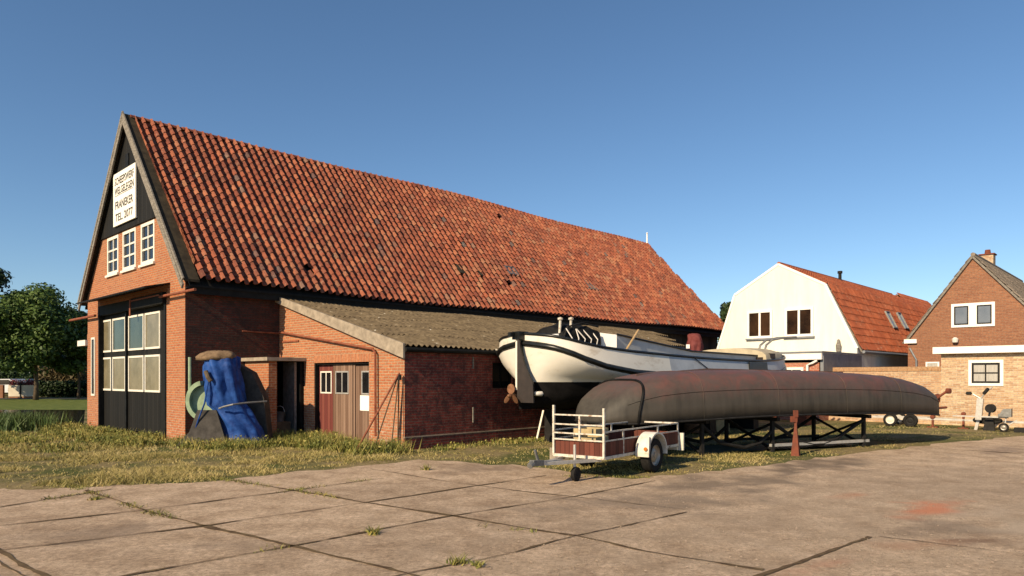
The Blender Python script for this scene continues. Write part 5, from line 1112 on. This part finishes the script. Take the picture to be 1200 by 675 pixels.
def car(label, col, px, Y):
    t = thing('parked_car', label, 'car', gp(px, Y), 0, 'cars parked beyond the hedge'); m_c = basic('car_paint', col, .25, .1, var=.03)
    o = MB(); pr = [(-2.1,.3),(-2.15,.7),(-1.9,.85),(-1.2,.92),(-.6,1.42),(.9,1.45),(1.6,1.0),(2.1,.9),(2.15,.35)]; o.prism([(x, 0, z) for x, z in pr], (0, 1.7, 0)); o.build('body', m_c, t)
    o = MB(); o.prism([(x, -.012, z) for x, z in ((-1.0,.95),(-.5,1.36),(.85,1.38),(1.35,1.0))], (0, 1.724, 0)); o.build('side_window', M['darkglass'], t)
    for x in (-1.35, 1.35):
        for y in (.05, 1.65): wheel(t, (x, y, .31), .31, .2)
car('white car at far left beyond the low brick wall', (.7,.7,.7), -2, 58); car('blue grey car parked behind the cream low wall', (.12,.2,.27), 16, 60)
# far road, ditch, bank of reeds
o = MB(); o.raw([(-60,34.3,.004),(-20.5,34.3,.004),(-31,52,.004),(-60,52,.004)], [(0,1,2,3)]); o = o.build('lawn', basic('lawn_green', (.05,.08,.015), .95, col2=(.15,.17,.04), vs=2.5, bs_=.6, bscale=12), recalc=False); o['kind'] = 'structure'
o = MB(); o.box((-60, 51.5, .004), (-20, 53.3, .01)); o = o.build('road', M['asphalt']); o['kind'] = 'structure'
o = MB(); o.raw([(-40,21.6,.006),(-13.5,22.2,.006),(-20.7,34.2,.006),(-40,34.2,.006)], [(0,1,2,3)]); o = o.build('ditch_water', M['water'], recalc=False); o['kind'] = 'structure'

# grass blades
def in_yard(x, y):
    ys = np.interp(x, [p[0] for p in YARD], [p[1] for p in YARD]); return y < ys
def blades(P, hgt, wid, name, mat, lean_=.45):
    n = len(P); a = rng.random(n)*2*np.pi; u = np.stack([np.cos(a), np.sin(a), np.zeros(n)], 1)*wid[:, None]*.5
    tip = P+np.stack([rng.normal(size=n)*lean_*hgt, rng.normal(size=n)*lean_*hgt, hgt], 1)
    V = np.stack([P-u, P+u, tip], 1).reshape(-1, 3); me = bpy.data.meshes.new(name); me.vertices.add(3*n); me.vertices.foreach_set('co', V.ravel().astype('f')); me.loops.add(3*n)
    me.loops.foreach_set('vertex_index', np.arange(3*n, dtype='i')); me.polygons.add(n); me.polygons.foreach_set('loop_start', np.arange(0, 3*n, 3, dtype='i'))
    me.materials.append(mat); l = me.uv_layers.new(name='UVMap'); l.data.foreach_set('uv', np.repeat(rng.random((n, 2)), 3, 0).astype('f').ravel()); me.update(calc_edges=True)
    o_ = bpy.data.objects.new(name, me); sc.collection.objects.link(o_); o_['kind'] = 'stuff'; return o_
def scatter(n, px0, px1, py0, py1):
    px = px0+(px1-px0)*rng.random(n); py = py0+(py1-py0)*rng.random(n)**.9; Y = F*H/(py-HZ); X = (px-600)/F*Y
    P = np.stack([X, Y, np.zeros(n)], 1); P = P[~in_yard(P[:, 0], P[:, 1]+rng.normal(size=n)*.10)]
    # not inside buildings
    rel = P-np.array(FB.o); t_ = rel@np.array(FB.d1); s_ = rel@np.array(FB.d2)
    bad = ((t_ > 0) & (s_ > -.02)) | ((t_ > LT) & (t_ < 16) & (s_ > -LW-.05) & (s_ < 0)) | ((P[:,1] > 21.9) & (P[:,1] < 34.3) & (P[:,0] < -.600*P[:,1])) | ((t_ > 1.5) & (s_ > -1.3) & (s_ < .1) & (t_ < 3))
    return P[~bad]
P = np.concatenate([scatter(230000, -40, 480, 498, 580), scatter(110000, 460, 1260, 496, 565), scatter(20000, -40, 110, 466, 500)])
nz = np.array([noise.noise(Vector((p[0]*.6, p[1]*.6, 0))) for p in P]); nz2 = np.array([noise.noise(Vector((p[0]*2.1, p[1]*2.1, 4))) for p in P])
ed_ = P[:, 1]-np.interp(P[:, 0], [p[0] for p in YARD], [p[1] for p in YARD])
keep = rng.random(len(P)) < np.clip(.42+nz*1.1+nz2*1.2, .03, 1)*np.clip(.12+ed_*.9, .05, 1); P = P[keep]; nz = nz[keep]
hg = (.018+.05*rng.random(len(P))**2)*(1+.9*np.clip(nz, -.5, 1)); hg *= np.where(P[:, 0] > -2, .75, 1.25)
tag(blades(P, hg, .008+.009*rng.random(len(P)), 'grass', M['grassblade'], .95), 'dry yellow green grass around the concrete yard', 'grass')
# weeds by the walls
Wd = []
def clump(c, r, n, h): 
    d = rng.normal(size=(n, 2))*r*.5; q = np.zeros((n, 3)); q[:, 0] = c[0]+d[:, 0]; q[:, 1] = c[1]+d[:, 1]; Wd.append((q, h*(.4+.8*rng.random(n))))
def wl_(t_, s_): return FB.o+FB.d1*t_+FB.d2*s_
for i in range(60): clump(wl_(-.4-random.random()*1.3, random.uniform(-.5, 8.4)), .35, 170, random.uniform(.08, .24))
for i in range(26): clump(wl_(random.uniform(-.6, 1.2), random.uniform(-3.2, -1.0)), .3, 160, random.uniform(.12, .28))
for i in range(44): clump(wl_(LT-.35-random.random()*.8, random.uniform(-LW-.5, -.6)), .3, 170, random.uniform(.14, .34))
for i in range(26): clump(wl_(random.uniform(LT, 12), -LW-.25-random.random()*.4), .3, 70, random.uniform(.06, .14))
for i in range(14): clump(G(random.uniform(-20, 110), random.uniform(508, 530)), .5, 200, random.uniform(.08, .2))
q = np.concatenate([a for a, b in Wd]); hh_ = np.concatenate([b for a, b in Wd])
rel = q-np.array(FB.o); t_ = rel@np.array(FB.d1); s_ = rel@np.array(FB.d2)
ok = ~(((t_ > -.02) & (s_ > -.02)) | ((t_ > LT-.02) & (s_ > -LW-.02) & (s_ < 0))); q = q[ok]; hh_ = hh_[ok]
tag(blades(q, hh_, .012+.02*rng.random(len(q)), 'weeds', M['weedblade'], .4), 'green weeds growing along the barn and lean-to walls', 'weeds')
# broad leaves among the weeds
idx = rng.choice(len(q), 9000); C_ = q[idx]+np.stack([rng.normal(size=9000)*.04, rng.normal(size=9000)*.04, hh_[idx]*(.3+.6*rng.random(9000))], 1)
tag(quads(C_, .025+.03*rng.random(9000), rng.normal(size=(9000,3))+np.array([0,-.3,1]), 'weed_leaves', M['weedblade']), 'broad green weed leaves at the wall foot', 'weeds')['kind'] = 'stuff'
# reeds left
c0 = G(20, 504); n = 2600; q = np.zeros((n, 3)); q[:, 0] = c0.x-.6+rng.normal(size=n)*.6; q[:, 1] = c0.y+.3+rng.normal(size=n)*.6
tag(blades(q, .2+.4*rng.random(n), .03+.03*rng.random(n), 'reeds', M['reed'], .35), 'tall green reeds along the dark ditch', 'reeds')
# weeds in the joints of the yard, one plant each
for (px, py, n, h, lb) in ((438, 626, 60, .09, 'dry weed tuft in the concrete joint, middle of the yard'), (535, 661, 60, .07, 'small green weed in the joint at the front of the yard'), (500, 551, 50, .10, 'green weed tuft at yard edge before the lean-to'), (560, 664, 50, .05, 'tiny weed right of the small green weed'), (112, 586, 60, .05, 'low weed in the joint near the grass on the left')):
    c = G(px, py); d = rng.normal(size=(n, 2))*.045; q = np.zeros((n, 3)); q[:, 0] = d[:, 0]*.8; q[:, 1] = d[:, 1]*.8; q[:, 2] = .006
    o = blades(q, h*(.4+.8*rng.random(n)), .012+.012*rng.random(n), 'weed_tuft', M['weedblade'], .8); o.location = c; o['kind'] = 'thing'; tag(o, lb, 'weed', 'weed tufts in the yard joints')
# grass creeping along some joints
JP = []
for pl, k_ in (([(70,566),(100,575),(170,599),(240,617)],900),([(250,561),(280,565),(345,575),(400,585)],500),([(0,595),(60,585),(130,574)],260),([(330,577),(430,563)],160),([(560,617),(675,629)],120),([(165,673),(345,640)],120),([(640,558),(760,560)],260)):
    for _ in range(k_):
        u = random.random()*(len(pl)-1); i = int(u); a = G(*pl[i]); b = G(*pl[i+1]); p = a.lerp(b, u-i)
        if noise.noise(p*1.3) > -.05: JP.append((p.x+random.gauss(0,.05), p.y+random.gauss(0,.05), .004))
JP = np.array(JP); tag(blades(JP, .01+.04*rng.random(len(JP)), .008+.01*rng.random(len(JP)), 'joint_grass', M['weedblade'], .9), 'short grass creeping along the joints of the yard', 'grass')
# loose stones on the yard
n = 2600; px = 560+700*rng.random(n); py = 520+200*rng.random(n); st = MB()
for a, b in zip(px, py):
    c = G(a, b)
    if c.x < -1e3 or not in_yard(np.array([c.x]), np.array([c.y]))[0]: continue
    r_ = .004+.009*random.random()**2; st.raw([(c.x-r_, c.y-r_*.7, .008), (c.x+r_, c.y-r_*.8, .008), (c.x+r_*.8, c.y+r_, .008), (c.x-r_*.9, c.y+r_*.8, .008), (c.x+r_*.1, c.y, .008+r_*.9)], [(0,1,4),(1,2,4),(2,3,4),(3,0,4)], 0)
o = st.build('gravel', basic('loose_stone', (.20,.155,.115), .9, col2=(.33,.26,.2), vs=3)); o['kind'] = 'stuff'; tag(o, 'loose grit scattered over the concrete yard', 'gravel')
